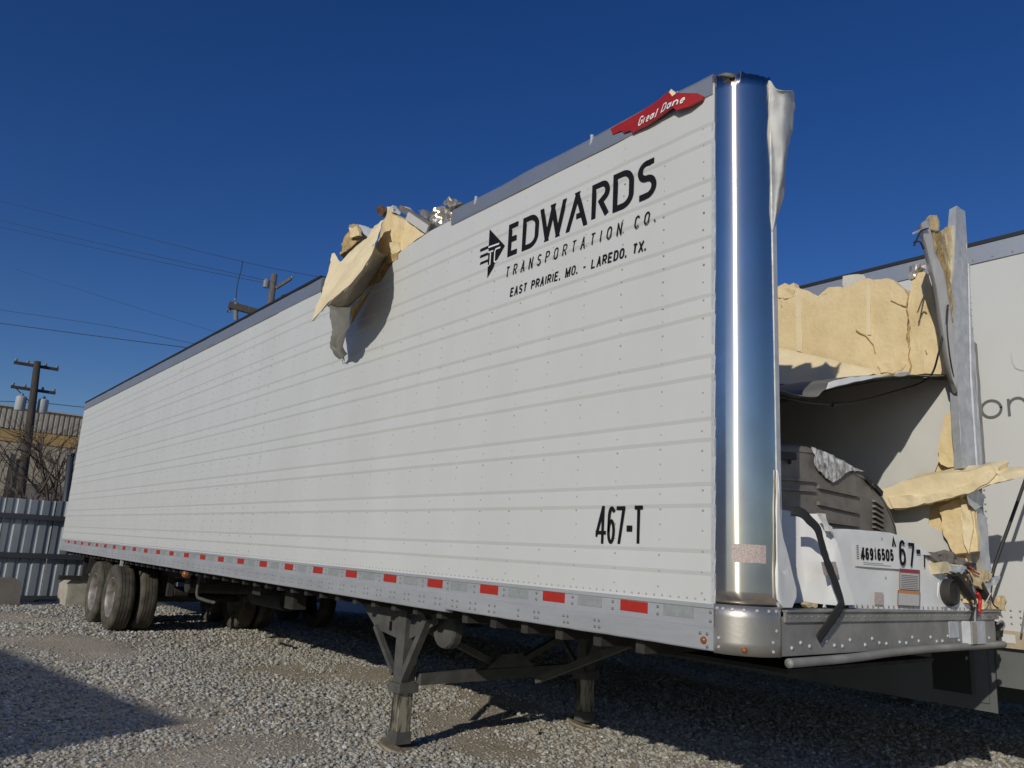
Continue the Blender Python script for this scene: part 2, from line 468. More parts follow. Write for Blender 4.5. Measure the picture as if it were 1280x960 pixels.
def make_ground():
    xs = sorted(set([-2500, -1200, -600, -300, -150, -80, -50, -35, -26] + [round(-20 + i*.3, 2) for i in range(100)] + [12, 16, 25, 50, 120, 400, 1200, 2500]))
    ys = sorted(set([-2500, -1000, -400, -150, -60, -30, -20, -14] + [round(-10 + i*.3, 2) for i in range(72)] + [13, 17, 25, 50, 120, 400, 1200, 2500]))
    V = [(x, y, ground_h(x, y) if (-21 < x < 11 and -11 < y < 12) else -0.012) for y in ys for x in xs]
    n = len(xs)
    Fc = [(j*n+i, j*n+i+1, (j+1)*n+i+1, (j+1)*n+i) for j in range(len(ys)-1) for i in range(n-1)]
    m = bpy.data.materials.new('gravel_ground')
    m.use_nodes = True
    nt = m.node_tree; b = nt.nodes['Principled BSDF']
    b.inputs['Roughness'].default_value = 0.95
    b.inputs['Specular IOR Level'].default_value = 0.15
    geo = nt.nodes.new('ShaderNodeNewGeometry')
    vo = nt.nodes.new('ShaderNodeTexVoronoi'); vo.inputs['Scale'].default_value = 42
    no = nt.nodes.new('ShaderNodeTexNoise'); no.inputs['Scale'].default_value = 1.3; no.inputs['Detail'].default_value = 9
    no2 = nt.nodes.new('ShaderNodeTexNoise'); no2.inputs['Scale'].default_value = 130; no2.inputs['Detail'].default_value = 4
    for t in (vo, no, no2): nt.links.new(geo.outputs['Position'], t.inputs['Vector'])
    r1 = nt.nodes.new('ShaderNodeValToRGB')
    r1.color_ramp.elements[0].position = .3; r1.color_ramp.elements[0].color = (.40, .345, .265, 1)
    r1.color_ramp.elements[1].position = .7; r1.color_ramp.elements[1].color = (.54, .475, .375, 1)
    nt.links.new(no.outputs['Fac'], r1.inputs[0])
    mx = nt.nodes.new('ShaderNodeMixRGB'); mx.blend_type = 'MULTIPLY'; mx.inputs[0].default_value = .55
    r2 = nt.nodes.new('ShaderNodeValToRGB')
    r2.color_ramp.elements[0].color = (.45, .43, .4, 1); r2.color_ramp.elements[1].color = (1.25, 1.25, 1.25, 1)
    nt.links.new(vo.outputs['Color'], r2.inputs[0])
    nt.links.new(r1.outputs[0], mx.inputs[1]); nt.links.new(r2.outputs[0], mx.inputs[2])
    nt.links.new(mx.outputs[0], b.inputs['Base Color'])
    ad = nt.nodes.new('ShaderNodeMath'); ad.operation = 'MULTIPLY_ADD'; ad.inputs[1].default_value = -1.0
    nt.links.new(vo.outputs['Distance'], ad.inputs[0]); nt.links.new(no2.outputs['Fac'], ad.inputs[2])
    bp = nt.nodes.new('ShaderNodeBump'); bp.inputs['Strength'].default_value = .7; bp.inputs['Distance'].default_value = .012
    nt.links.new(ad.outputs[0], bp.inputs['Height']); nt.links.new(bp.outputs[0], b.inputs['Normal'])
    M['ground'] = m
    tag(mk('ground', V, Fc, 'ground', None, True), kind='structure')
make_ground()

def make_gravel():
    """loose angular stones, one object: points carry size and turn, geometry nodes put a stone on each"""
    g = np.random.default_rng(5)
    C = np.array((2.1085, -3.1061)); fx, fy = -0.783, 0.622
    pts = []
    for r0, r1, dens, s0, s1 in ((2.3, 7.5, 1050, .0085, .020), (7.5, 12, 620, .011, .024), (12, 19, 260, .014, .030)):
        n = int(.5 * 1.45 * (r1*r1 - r0*r0) * dens)
        r = np.sqrt(g.uniform(r0*r0, r1*r1, n)); a = g.uniform(-.72, .72, n)
        x = C[0] + r*(fx*np.cos(a) - fy*np.sin(a)); y = C[1] + r*(fy*np.cos(a) + fx*np.sin(a))
        s = s0 + (s1-s0) * g.random(n)**2.2
        pts.append(np.stack([x, y, s], 1))
    P = np.concatenate(pts)
    out, sc, ro = [], [], []
    sandy = ((-3.9, 1.3, 1.0, .8), (-3.0, .95, .55, .4), (-3.35, -1.6, .8, .5), (-9.6, -.6, 1.6, .6), (-6.6, 1.9, 1.2, .4), (-4.6, 2.3, .8, .4))
    for x, y, s in P.tolist():
        if y > 9 or x > 2: continue
        k = .62 + .6 * noise.noise(Vector((x*.55, y*.55, 9.0))) + .35 * noise.noise(Vector((x*1.7, y*1.7, 2.0)))
        for cx, cy, rx, ry in sandy:
            d = ((x-cx)/rx)**2 + ((y-cy)/ry)**2
            if d < 1: k -= .55 * (1-d)
        if rnd.random() > k + .36: continue
        if k < .35: s *= rnd.uniform(.35, .7)
        out.append((x, y, ground_h(x, y) + s*.28))
        sc.append((s*rnd.uniform(.8, 1.35), s*rnd.uniform(.8, 1.35), s*rnd.uniform(.55, .95)))
        ro.append((rnd.uniform(-.5, .5), rnd.uniform(-.5, .5), rnd.uniform(0, 6.28)))
    me = bpy.data.meshes.new('gravel')
    me.from_pydata(out, [], [])
    for nm, data in (('stone_scale', sc), ('stone_turn', ro)):
        at = me.attributes.new(nm, 'FLOAT_VECTOR', 'POINT')
        at.data.foreach_set('vector', np.array(data, 'f').ravel())
    o = bpy.data.objects.new('gravel', me)
    COL.objects.link(o)
    tag(o, 'loose grey and tan crushed stone covering the yard', 'gravel', kind='stuff')
    m = bpy.data.materials.new('gravel_stone'); m.use_nodes = True
    nt = m.node_tree; b = nt.nodes['Principled BSDF']; b.inputs['Roughness'].default_value = .9; b.inputs['Specular IOR Level'].default_value = .2
    oi = nt.nodes.new('ShaderNodeObjectInfo'); rp = nt.nodes.new('ShaderNodeValToRGB')
    cols = ((0, (.17, .165, .155)), (.2, (.30, .295, .275)), (.45, (.41, .405, .375)), (.7, (.37, .34, .275)), (.86, (.50, .49, .455)), (.972, (.40, .33, .24)), (.988, (.64, .64, .61)))
    while len(rp.color_ramp.elements) < len(cols): rp.color_ramp.elements.new(.5)
    for e, (p, c) in zip(rp.color_ramp.elements, cols): e.position = p; e.color = (*c, 1)
    nt.links.new(oi.outputs['Random'], rp.inputs[0])
    nz = nt.nodes.new('ShaderNodeTexNoise'); nz.inputs['Scale'].default_value = 160; nz.inputs['Detail'].default_value = 3
    geo = nt.nodes.new('ShaderNodeNewGeometry'); nt.links.new(geo.outputs['Position'], nz.inputs['Vector'])
    mr = nt.nodes.new('ShaderNodeMapRange'); mr.inputs[1].default_value = .3; mr.inputs[2].default_value = .7; mr.inputs[3].default_value = .75; mr.inputs[4].default_value = 1.2
    nt.links.new(nz.outputs['Fac'], mr.inputs[0])
    hs = nt.nodes.new('ShaderNodeMixRGB'); hs.blend_type = 'MULTIPLY'; hs.inputs[0].default_value = 1
    nt.links.new(rp.outputs[0], hs.inputs[1]); nt.links.new(mr.outputs[0], hs.inputs[2])
    nt.links.new(hs.outputs[0], b.inputs['Base Color'])
    me.materials.append(m)
    ng = bpy.data.node_groups.new('gravel_scatter', 'GeometryNodeTree')
    ng.interface.new_socket('Geometry', in_out='INPUT', socket_type='NodeSocketGeometry')
    ng.interface.new_socket('Geometry', in_out='OUTPUT', socket_type='NodeSocketGeometry')
    N, Lk = ng.nodes, ng.links
    gi, go = N.new('NodeGroupInput'), N.new('NodeGroupOutput')
    jn = N.new('GeometryNodeJoinGeometry')
    for k in range(6):
        ic = N.new('GeometryNodeMeshIcoSphere'); ic.inputs['Radius'].default_value = 1; ic.inputs['Subdivisions'].default_value = 2
        pos = N.new('GeometryNodeInputPosition')
        tx = N.new('ShaderNodeTexVoronoi'); tx.voronoi_dimensions = '4D'; tx.inputs['Scale'].default_value = .8; tx.inputs['W'].default_value = k * 3.7
        Lk.new(pos.outputs[0], tx.inputs['Vector'])
        mp = N.new('ShaderNodeMapRange'); mp.inputs[1].default_value = 0; mp.inputs[2].default_value = 1; mp.inputs[3].default_value = .45; mp.inputs[4].default_value = 1.3
        Lk.new(tx.outputs['Distance'], mp.inputs[0])
        vm = N.new('ShaderNodeVectorMath'); vm.operation = 'SCALE'
        Lk.new(pos.outputs[0], vm.inputs[0]); Lk.new(mp.outputs[0], vm.inputs['Scale'])
        sp = N.new('GeometryNodeSetPosition')
        Lk.new(ic.outputs['Mesh'], sp.inputs['Geometry']); Lk.new(vm.outputs[0], sp.inputs['Position'])
        sm = N.new('GeometryNodeSetMaterial'); sm.inputs['Material'].default_value = m
        Lk.new(sp.outputs[0], sm.inputs[0])
        ti = N.new('GeometryNodeGeometryToInstance'); Lk.new(sm.outputs[0], ti.inputs[0])
        Lk.new(ti.outputs[0], jn.inputs[0])
    ip = N.new('GeometryNodeInstanceOnPoints'); ip.inputs['Pick Instance'].default_value = True
    Lk.new(gi.outputs[0], ip.inputs['Points']); Lk.new(jn.outputs[0], ip.inputs['Instance'])
    for nm, sock in (('stone_scale', 'Scale'), ('stone_turn', 'Rotation')):
        na = N.new('GeometryNodeInputNamedAttribute'); na.data_type = 'FLOAT_VECTOR'; na.inputs['Name'].default_value = nm
        Lk.new(na.outputs['Attribute'], ip.inputs[sock])
    Lk.new(ip.outputs[0], go.inputs[0])
    o.modifiers.new('stones', 'NODES').node_group = ng
make_gravel()

# ================================================================ WRECKED TRAILER
T = root('box_trailer', (-8.0, 1.3, 0), 'long white refrigerated trailer with its front wall and roof torn open', 'trailer')
XR, XF = -16.1, -0.2          # rear end, start of the corner post
BEADS = [z for k in range(8) for z in (1.435 + .3185*k, 1.538 + .3185*k)]

def wall_top(x):
    if x < -4.93 or x > -2.97: return 3.985
    j = .03 * noise.noise(Vector((x*9, 0, 0)))
    if x < -3.72: return 3.74 + j + .1*min(1, max(0, (-4.6-x)/.3))
    if x < -3.44: return 3.74 + (x+3.72)/.28*.195 + j*.4
    return 3.935 + (x+3.44)/.47*.05 + j*.3

def side_panel(x0, x1, y):
    xs = [x0 + (x1-x0)*i/max(1, int((x1-x0)/.06)) for i in range(int((x1-x0)/.06)+1)]
    prof = [(1.298, -.002)]
    for z in BEADS:
        prof += [(z-.010, .0020), (z+.010, -.0040)]
    prof = [p for p in prof if p[0] < 3.98] + [(3.985, -.001)]
    V = []
    for x in xs:
        t = wall_top(x)
        for z, d in prof:
            w = max(0, min(1, (x+1.5)/1.2)) * max(0, min(1, (z-1.9)/1.6))
            dent = w * .012 * noise.noise(Vector((x*2.6, 1.7, z*1.5)))
            wave = .0016 * noise.noise(Vector((x*1.3, 8.1, z*2.2)))
            zz = min(z, t)
            V.append((x, y + d + dent + wave, zz + w*.018*noise.noise(Vector((x*3, 0, 4.0)))))
    n = len(prof); Fc = []
    for i in range(len(xs)-1):
        ta, tb = wall_top(xs[i]), wall_top(xs[i+1])
        for j in range(n-1):
            if prof[j][0] >= ta and prof[j][0] >= tb: continue
            Fc.append((i*n+j, (i+1)*n+j, (i+1)*n+j+1, i*n+j+1))
    return smooth_by_angle(mk('side_panel', V, Fc, 'white', T), 3.5)
side_panel(XR, -5.99, .004)
panel = side_panel(-5.99, XF, 0)
# raised seam lip where the two side panels lap
MB().box((-5.992, -.002, 1.3), (-5.984, .003, 3.93)).build('seam_lip', 'white', T)
MB().box((-5.90, -.0015, 1.3), (-5.895, .003, 3.93)).build('seam_lip', 'white', T)

# inner skins, floor, roof, rear end
MB().box((-3.0, .05, 1.3), (-.12, .08, 3.9)).box((-16.05, .05, 1.3), (-3.0, .08, 3.7)).build('inner_lining', 'liner', T)
MB().box((-16.05, .06, 1.135), (-.13, 2.57, 1.295)).build('floor', 'frame', T)
MB().box((XR, .01, 4.088), (-5.0, 2.59, 4.102)).build('roof', 'roof', T)
MB().box((XR-.03, 0.0, 1.08), (XR, 2.6, 4.08)).build('rear_frame', 'rail', T)
MB().box((XR-.055, 0.06, 1.2), (XR-.031, 2.54, 4.0)).build('rear_door', 'white', T)

# bottom rail: two lengths, the rear one a little deeper
def bottom_rail(x0, x1, zb):
    prof = [(-.012, 1.300), (-.012, 1.281), (-.004, 1.277), (-.004, 1.199), (-.015, 1.190), (-.015, zb+.006), (-.011, zb), (.045, zb-.004), (.045, 1.300)]
    n = 60; k = len(prof)
    V = [(x0+(x1-x0)*i/n, y, z + (.0025*noise.noise(Vector((i*.3, z*3, 0))) if z < 1.15 else 0)) for i in range(n+1) for y, z in prof]
    Fc = [(i*k+j, (i+1)*k+j, (i+1)*k+(j+1) % k, i*k+(j+1) % k) for i in range(n) for j in range(k)]
    Fc += [tuple(range(k-1, -1, -1)), tuple(n*k+j for j in range(k))]
    return mk('bottom_rail', V, Fc, 'rail', T)
bottom_rail(XR, -2.36, 1.076)
bottom_rail(-2.358, XF-.003, 1.093)

# reflective strips, alternately red and silver
def plate_mesh(name, w, h, d, m):
    b = MB().box((0, -d, 0), (w, 0, h))
    me = bpy.data.meshes.new(name); me.from_pydata(b.v, [], b.f); me.materials.append(M[m]); return me
red_me, sil_me = plate_mesh('red_strip', .185, .053, .002, 'red'), plate_mesh('silver_strip', .184, .055, .002, 'silver_tape')
for k in range(26):
    for me, x in ((red_me, -.788 - .6096*k), (sil_me, -.502 - .6096*k)):
        if x < -16.0: continue
        o = bpy.data.objects.new('reflective_strip', me)
        o.location = (x + rnd.uniform(-.006, .006), -.0045, 1.2245 + rnd.uniform(-.0015, .0015))
        o.rotation_euler = (0, rnd.uniform(-.008, .008), 0)
        link(o, T)

# top rail
def top_rail(x0, x1, zt, wob, m='top_rail'):
    prof = [(-.010, 3.934), (-.014, 3.95), (-.014, zt-.02), (-.004, zt), (.05, zt+.004), (.05, 3.934)]
    n = max(12, int((x1-x0)/.12)); k = len(prof)
    V = []
    for i in range(n+1):
        x = x0 + (x1-x0)*i/n
        for y, z in prof:
            q = noise.noise(Vector((x*2.1, 3.3, 0)))
            V.append((x, y + wob*noise.noise(Vector((x*3.1, z*2, 7))), z + wob*q*(1 if z > 4 else .25)))
    Fc = [(i*k+j, (i+1)*k+j, (i+1)*k+(j+1) % k, i*k+(j+1) % k) for i in range(n) for j in range(k)]
    Fc += [tuple(range(k-1, -1, -1)), tuple(n*k+j for j in range(k))]
    return mk('top_rail', V, Fc, m, T)
top_rail(XR, -4.93, 4.078, .004)
top_rail(-2.66, XF-.01, 4.058, .010)
MB().box((XR, -.016, 4.082), (-4.97, .05, 4.106)).build('roof_edge_strip', 'roof_edge', T)
for x in (-2.35, -1.13):
    chunk('rail_tear', [(x-.012, -.016, 4.0), (x+.008, -.017, 4.01), (x+.018, -.016, 4.066), (x-.002, -.018, 4.072)], (.0, .008, 0), 'galv', T, .03, .003, 30)

# rivets of the wall and bolts of the rail, too small to tell apart singly
def rivets(name, pts, rad, dep, m, n_axis='y', parent=T):
    V, Fc = [], []
    for p in pts:
        b = len(V)
        for rr, dd in ((1, 0), (.72, .7), (.0, 1)):
            ring = 6 if rr else 1
            for k in range(ring):
                a = math.pi*2*k/6
                ca, sa = rad*rr*math.cos(a), rad*rr*math.sin(a)
                V.append((p[0]+ca, p[1]-dep*dd, p[2]+sa) if n_axis == 'y' else (p[0]+dep*dd, p[1]+ca, p[2]+sa))
        for k in range(6):
            k2 = (k+1) % 6
            Fc += [(b+k, b+k2, b+6+k2, b+6+k), (b+6+k, b+6+k2, b+12)]
    return tag(mk(name, V, Fc, m, parent, True), kind='stuff')
pts = []
for k in range(51):
    x = -.541 - .3048*k
    z = 1.36
    while z < min(3.92, wall_top(x)-.05):
        if rnd.random() > .06: pts.append((x + rnd.uniform(-.004, .004), .001, z))
        z += .076
x = -.26
while x > XR:
    pts.append((x + rnd.uniform(-.004, .004), -.001, 1.318)); x -= .0508
for i in range(28): pts.append((-.275 + rnd.uniform(-.003, .003), -.0005, 1.345 + i*.0965))
for i in range(36): pts.append((-.213, -.0005, 1.335 + i*.0735))
rivets('wall_rivets', pts, .0062, .0062, 'rivet')
pts = []
for x in (-.93, -1.17, -1.42):
    for a, b in ((0, 0), (.033, 0), (0, -.033), (.033, -.033)): pts.append((x - a + rnd.uniform(-.004, .004), -.015, 1.158 + b))
pts += [(-1.60, -.015, 1.155), (-1.60, -.015, 1.122)]
x = -1.83
while x > -15.8:
    for a, b in ((0, 0), (.055, 0), (0, -.036), (.055, -.036)): pts.append((x - a, -.015, 1.158 + b))
    x -= .2
for k in range(52):
    for b in (0, -.035): pts.append((-.541 - .3048*k, -.004, 1.262 + b))
pts += [(-.275, -.015, 1.165), (-.235, -.015, 1.165), (-.235, -.015, 1.108), (-.225, -.004, 1.262), (-.225, -.004, 1.222)]
rivets('rail_bolts', pts, .0085, .007, 'bolt')

# marker lamps
MB().lathe([(.0, -.03), (.012, -.028), (.017, -.02), (.0175, 0)], (-.254, .0, 1.136), 'y', 14).build('marker_lamp', 'amber', T, True)
MB().lathe([(.0, -.10), (.028, -.095), (.045, -.07), (.048, -.02), (.03, 0)], (-8.09, .10, 1.025), 'y', 16).build('marker_lamp', 'amber', T, True)

# lettering on the side
def on_side(a, b, l): return (a, -.0058 - l, b)
letters([('E', -1.93, -1.808, 3.474, 3.713), ('D', -1.775, -1.608, 3.472, 3.712), ('W', -1.597, -1.342, 3.474, 3.718), ('Ā', -1.338, -1.145, 3.474, 3.724),
          ('Ŕ', -1.112, -.962, 3.475, 3.722), ('D', -.933, -.768, 3.482, 3.726), ('Ś', -.742, -.596, 3.484, 3.722)], on_side, .037, 'black', panel)
def lean(k, z0): return lambda a, b, l: on_side(a + k*(b-z0), b, l)
letters(spread('TRANSPORTATION', -1.942, -.858, 3.325, 3.402, 1.05), lean(.17, 3.325), .0095, 'black', panel)
letters(spread('CO.', -.763, -.600, 3.328, 3.402, .9), lean(.17, 3.328), .0095, 'black', panel)
letters(spread('EAST PRAIRIE, MO. - LAREDO, TX.', -1.876, -.666, 3.173, 3.236, .24), lean(.12, 3.173), .0105, 'black', panel)
letters([('4', -.988, -.910, 1.557, 1.760), ('6', -.904, -.842, 1.557, 1.758), ('7', -.836, -.774, 1.559, 1.757), ('T', -.717, -.641, 1.554, 1.759)], on_side, .0195, 'black', panel)
mk('letter', [on_side(-.761, 1.624, 0), on_side(-.721, 1.624, 0), on_side(-.721, 1.656, 0), on_side(-.761, 1.656, 0)], [(0, 1, 2, 3)], 'black', panel)
# arrow emblem with speed lines and white T C strokes
mb = MB()
mb.add([on_side(*p, 0) for p in ((-2.157, 3.752), (-1.967, 3.573), (-2.147, 3.377), (-2.152, 3.50), (-2.155, 3.63))], [(0, 4, 3, 2, 1)])
for z, x0 in ((3.617, -2.263), (3.566, -2.258), (3.512, -2.252)):
    mb.add([on_side(x0, z-.009, 0), on_side(-2.15, z-.009, 0), on_side(-2.15, z+.009, 0), on_side(x0+.012, z+.009, 0)], [(0, 1, 2, 3)])
em = mb.build('emblem', 'black', panel); em['label'] = 'black arrow emblem'
mb = MB()
def on_emb(a, b, l): return (a, -.0072 - l, b)
for poly, t in (([(-2.155, 3.611), (-2.03, 3.604)], .012), ([(-2.155, 3.572), (-2.095, 3.568)], .011), ([(-2.125, 3.57), (-2.125, 3.47)], .012),
                ([(-2.015, 3.572), (-2.065, 3.573), (-2.075, 3.56), (-2.075, 3.485), (-2.065, 3.475), (-2.03, 3.475)], .011), ([(-2.152, 3.469), (-2.135, 3.468)], .010)):
    v, f = stroke(poly, t); mb.add([on_emb(q.x, q.y, 0) for q in v], f)
mb.build('emblem_letters', 'badge_white', em)
# small repair patch near the top of the rear panel
chunk('patch', [(-9.53, -.004, 3.79), (-9.35, -.004, 3.80), (-9.33, -.004, 3.85), (-9.52, -.004, 3.84)], (0, .006, 0), 'liner_back', T, .05, .003, 20)

# red winged badge on the top rail
badge_pts = [(-0.957, -0.02, 4.037), (-0.839, -0.022, 4.04), (-0.709, -0.024, 4.041), (-0.581, -0.03, 4.054), (-0.498, -0.03, 4.073), (-0.457, -0.05, 4.014), (-0.427, -0.045, 4.025), (-0.356, -0.035, 3.996), (-0.294, -0.03, 3.966), (-0.261, -0.025, 3.937),
   (-0.27, -0.03, 3.917), (-0.336, -0.045, 3.907), (-0.421, -0.05, 3.913), (-0.452, -0.055, 3.944), (-0.542, -0.045, 3.938), (-0.659, -0.035, 3.926), (-0.775, -0.025, 3.935), (-0.785, -0.024, 3.955), (-0.842, -0.023, 3.96), (-0.861, -0.022, 3.985), (-0.938, -0.021, 3.992)]
bdg = chunk('badge', badge_pts, (.003, .016, 0), 'badge', T, .06, .004, 18)
b0, b1 = Vector((-0.726, -0.047, 3.944)), Vector((-0.364, -0.066, 3.925))
ux = (b1 - b0); ux.normalize(); uz = (Vector((0, 0, 1)) - ux*ux.z).normalized()
Lb = (b1 - b0).length
from mathutils.bvhtree import BVHTree
_bt = BVHTree.FromPolygons([v.co.copy() for v in bdg.data.vertices], [tuple(p.vertices) for p in bdg.data.polygons])
def on_badge(a, b, l):
    p = b0 + ux*(a + b*.28) + uz*b
    h = _bt.ray_cast(Vector((p.x, -1, p.z)), Vector((0, 1, 0)))
    return (p.x, (h[0].y if h[0] else -.056) - .004 - l, p.z)
NW = {'r': .55, 't': .6, 'e': .85, 'a': .95}
letters(spread('Great', 0, Lb*.43, .004, .062, .2, NW) + spread('Dane', Lb*.50, Lb*.96, .014, .068, .2, NW), on_badge, .0085, 'badge_white', bdg)
chunk('foam_scrap', [(-0.362, 0, 4.038), (-0.328, 0, 4.052), (-0.274, 0, 4.026), (-0.279, 0, 3.999), (-0.309, -0.01, 3.989)], (0, .06, 0), 'foam', T, .03, .012, 25)
chunk('foam_scrap', [(-0.492, -0.03, 4.065), (-0.474, -0.03, 4.074), (-0.445, -0.03, 4.038), (-0.445, -0.05, 3.989)], (0, .03, 0), 'foam_pale', T, .02, .006, 30)
chunk('white_scrap', [(-0.475, 0.02, 4.085), (-0.389, 0.02, 4.049), (-0.4, 0.02, 4.04), (-0.469, 0.02, 4.07)], (0, .03, 0), 'liner', T, .03, .006, 25)

# ---------------------------------------------------------------- front corner post
def corner_post(name, r, z0, z1, m, nz, dent=0.0, cx=-.2, cy=.2):
    na = 28
    V = []
    for j in range(nz+1):
        for i in range(na+1):
            a = R(-92 + 94*i/na)
            z = z0 + (z1-z0)*j/nz
            rr = r + dent*noise.noise(Vector((math.cos(a)*2, math.sin(a)*2, z*1.1)))
            if j == nz and dent: z += .022*noise.noise(Vector((i*.35, 5, 0))) + (.012 if i < 9 else 0)
            V.append((rr*math.cos(a), rr*math.sin(a), z))
    w = na+1
    o = mk(name, V, [(j*w+i, j*w+i+1, (j+1)*w+i+1, (j+1)*w+i) for j in range(nz) for i in range(na)], m, T, True, loc=(cx, cy, 0))
    s = o.modifiers.new('thickness', 'SOLIDIFY'); s.thickness = .004; s.offset = -1
    return o
post = corner_post('corner_post', .200, 1.298, 4.015, 'chrome', 40, .0012)
base = corner_post('post_base', .206, 1.086, 1.304, 'brushed', 4)
MB().box((-.222, -.005, 1.30), (-.204, .012, 4.0)).build('post_edge_strip', 'galv', T)
MB().box((-.006, .198, 1.30), (.004, .232, 3.98)).build('post_edge_strip', 'galv', T)
MB().box((-.05, .205, 1.30), (-.007, .23, 3.98)).build('post_backing', 'galv', T)
def on_post(a_deg, z, d=.004):
    a = R(a_deg); rr = .2 + d
    return (-.2 + rr*math.cos(a), .2 + rr*math.sin(a), z)
V = [on_post(a, z, .002) for z in (1.496, 1.578) for a in (-67, -58, -49, -40, -31, -22)]
mk('post_label', V, [(i, i+1, i+7, i+6) for i in range(5)], 'label_pink', T)
V, Fc = [], []
for a, z in [(x, 1.285) for x in (-86, -78, -66, -52, -36, -20, -8)] + [(-84, 1.155), (-84, 1.115), (-14, 1.15), (-14, 1.11), (-8, 1.20)]:
    c = Vector(on_post(a, z, .0075)); n = Vector((math.cos(R(a)), math.sin(R(a)), 0)); t = Vector((-n.y, n.x, 0)); b = len(V)
    for rr, dd in ((.008, 0), (.006, .004)):
        for k in range(6): V.append(c + t*rr*math.cos(k*math.pi/3) + Vector((0, 0, rr*math.sin(k*math.pi/3))) + n*dd)
    Fc += [(b+k, b+(k+1) % 6, b+6+(k+1) % 6, b+6+k) for k in range(6)] + [tuple(b+6+k for k in range(6))]
mk('base_bolts', V, Fc, 'galv', T)['kind'] = 'stuff'
a = -52; n = Vector((math.cos(R(a)), math.sin(R(a)), 0)); t = Vector((-n.y, n.x, 0)); c = Vector(on_post(a, 1.112, .006))
V = [c + t*rr*math.cos(k*math.pi/6) + Vector((0, 0, rr*math.sin(k*math.pi/6))) + n*dd for rr, dd in ((.014, 0), (.013, .006), (.007, .012)) for k in range(12)]
mk('marker_lamp', V, [(j*12+k, j*12+(k+1) % 12, (j+1)*12+(k+1) % 12, (j+1)*12+k) for j in range(2) for k in range(12)] + [tuple(24+k for k in range(12))], 'amber', T, True)
# crushed cap on the post and the white skin curled out beside it
chunk('crushed_cap', [(-0.187, 0.01, 4), (-0.186, 0, 4.04), (-0.153, 0.02, 4.054), (-0.124, 0.05, 4.047), (-0.1, 0.02, 3.995), (-0.139, 0.01, 3.989)], (.02, .10, 0), 'rust', T, .03, .010, 30)
chunk('crushed_cap', [(-0.168, -0.012, 4.026), (-0.123, -0.012, 4.016), (-0.086, -0.012, 3.992), (-0.105, -0.012, 3.988)], (.0, .03, .004), 'foil', T, .03, .005, 30)
sheet('torn_skin', [[(-0.02, 0.196, 4.014), (0.01, 0.192, 3.995), (0.03, 0.21, 3.956), (0.06, 0.237, 3.936), (0.05, 0.333, 3.989)],
                    [(-0.02, 0.208, 3.924), (0.01, 0.203, 3.902), (0.03, 0.237, 3.896), (0.05, 0.271, 3.908), (0.02, 0.407, 3.986)],
                    [(-0.02, 0.203, 3.734), (0.01, 0.198, 3.719), (0.04, 0.215, 3.714), (0.05, 0.255, 3.732), (0.02, 0.381, 3.809)],
                    [(-0.02, 0.247, 3.573), (0.01, 0.229, 3.531), (0.03, 0.234, 3.526), (0.04, 0.248, 3.527), (0.02, 0.312, 3.605)],
                    [(-0.02, 0.232, 3.286), (0, 0.216, 3.283), (0.02, 0.206, 3.291), (0.02, 0.236, 3.328), (0.01, 0.29, 3.368)],
                    [(-0.02, 0.221, 3.15), (0, 0.197, 3.145), (0, 0.205, 3.161), (0, 0.213, 3.181), (0, 0.22, 3.205)]], 'skin_dirty', T, 24, 40, .005, 18, .004, True)

# ---------------------------------------------------------------- torn roof edge above the side
chunk('torn_foam_flap', [(-3.983, -0.48, 3.315), (-4.253, -0.3, 3.702), (-4.428, -0.18, 3.969), (-4.662, -0.06, 4.237), (-4.4, -0.1, 4.057), (-4.302, -0.02, 4.2), (-4.084, 0.02, 4.261), (-3.721, -0.06, 4.289),
     (-3.437, -0.26, 3.929), (-3.322, -0.37, 3.679), (-3.419, -0.45, 3.5), (-3.656, -0.5, 3.401)], (.010, .020, .012), 'foam_pale', T, .05, .016, 8)
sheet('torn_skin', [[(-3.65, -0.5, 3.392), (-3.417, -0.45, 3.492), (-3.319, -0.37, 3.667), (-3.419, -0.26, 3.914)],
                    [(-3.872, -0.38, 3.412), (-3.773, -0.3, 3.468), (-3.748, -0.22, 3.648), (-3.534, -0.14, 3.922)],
                    [(-4.158, -0.2, 3.345), (-3.967, -0.13, 3.548), (-3.856, -0.08, 3.671), (-3.647, 0, 3.948)]], 'flap_shade', T, 20, 14, .014, 9, .004)
sheet('torn_skin', [[(-3.692, -0.48, 3.4), (-3.765, -0.34, 3.427), (-3.805, -0.22, 3.471)],
                    [(-3.71, -0.44, 3.325), (-3.785, -0.32, 3.341), (-3.807, -0.22, 3.442)],
                    [(-3.853, -0.34, 3.216), (-3.869, -0.26, 3.276), (-3.884, -0.18, 3.311)],
                    [(-4.114, -0.24, 3.204), (-3.994, -0.22, 3.211), (-3.977, -0.15, 3.302)],
                    [(-4.223, -0.15, 3.162), (-4.119, -0.15, 3.15), (-4.132, -0.09, 3.194)],
                    [(-4.268, -0.05, 3.123), (-4.205, -0.05, 3.125), (-4.19, -0.02, 3.154)]], 'liner', T, 16, 34, .018, 11, .004, True, 'liner_back')
sheet('torn_skin', [[(-3.849, -0.2, 3.48), (-3.894, -0.13, 3.537), (-3.867, -0.09, 3.621)],
                    [(-3.925, -0.14, 3.393), (-3.96, -0.09, 3.492), (-3.829, -0.05, 3.653)],
                    [(-4.039, -0.09, 3.388), (-4.086, -0.04, 3.449), (-3.735, -0.01, 3.791)]], 'foam_dark', T, 12, 12, .012, 11, .004)
chunk('torn_foam', [(-5.0, .05, 3.45), (-3.3, .05, 3.45), (-3.3, .05, 3.97), (-3.6, .05, 4.06), (-3.8, .05, 4.05), (-4.1, .05, 3.98), (-4.6, .05, 3.95), (-5.0, .05, 3.98)], (0, .12, 0), 'foam_dark', T, .08, .03, 8)  # dark brown fill closing the hole behind the flap
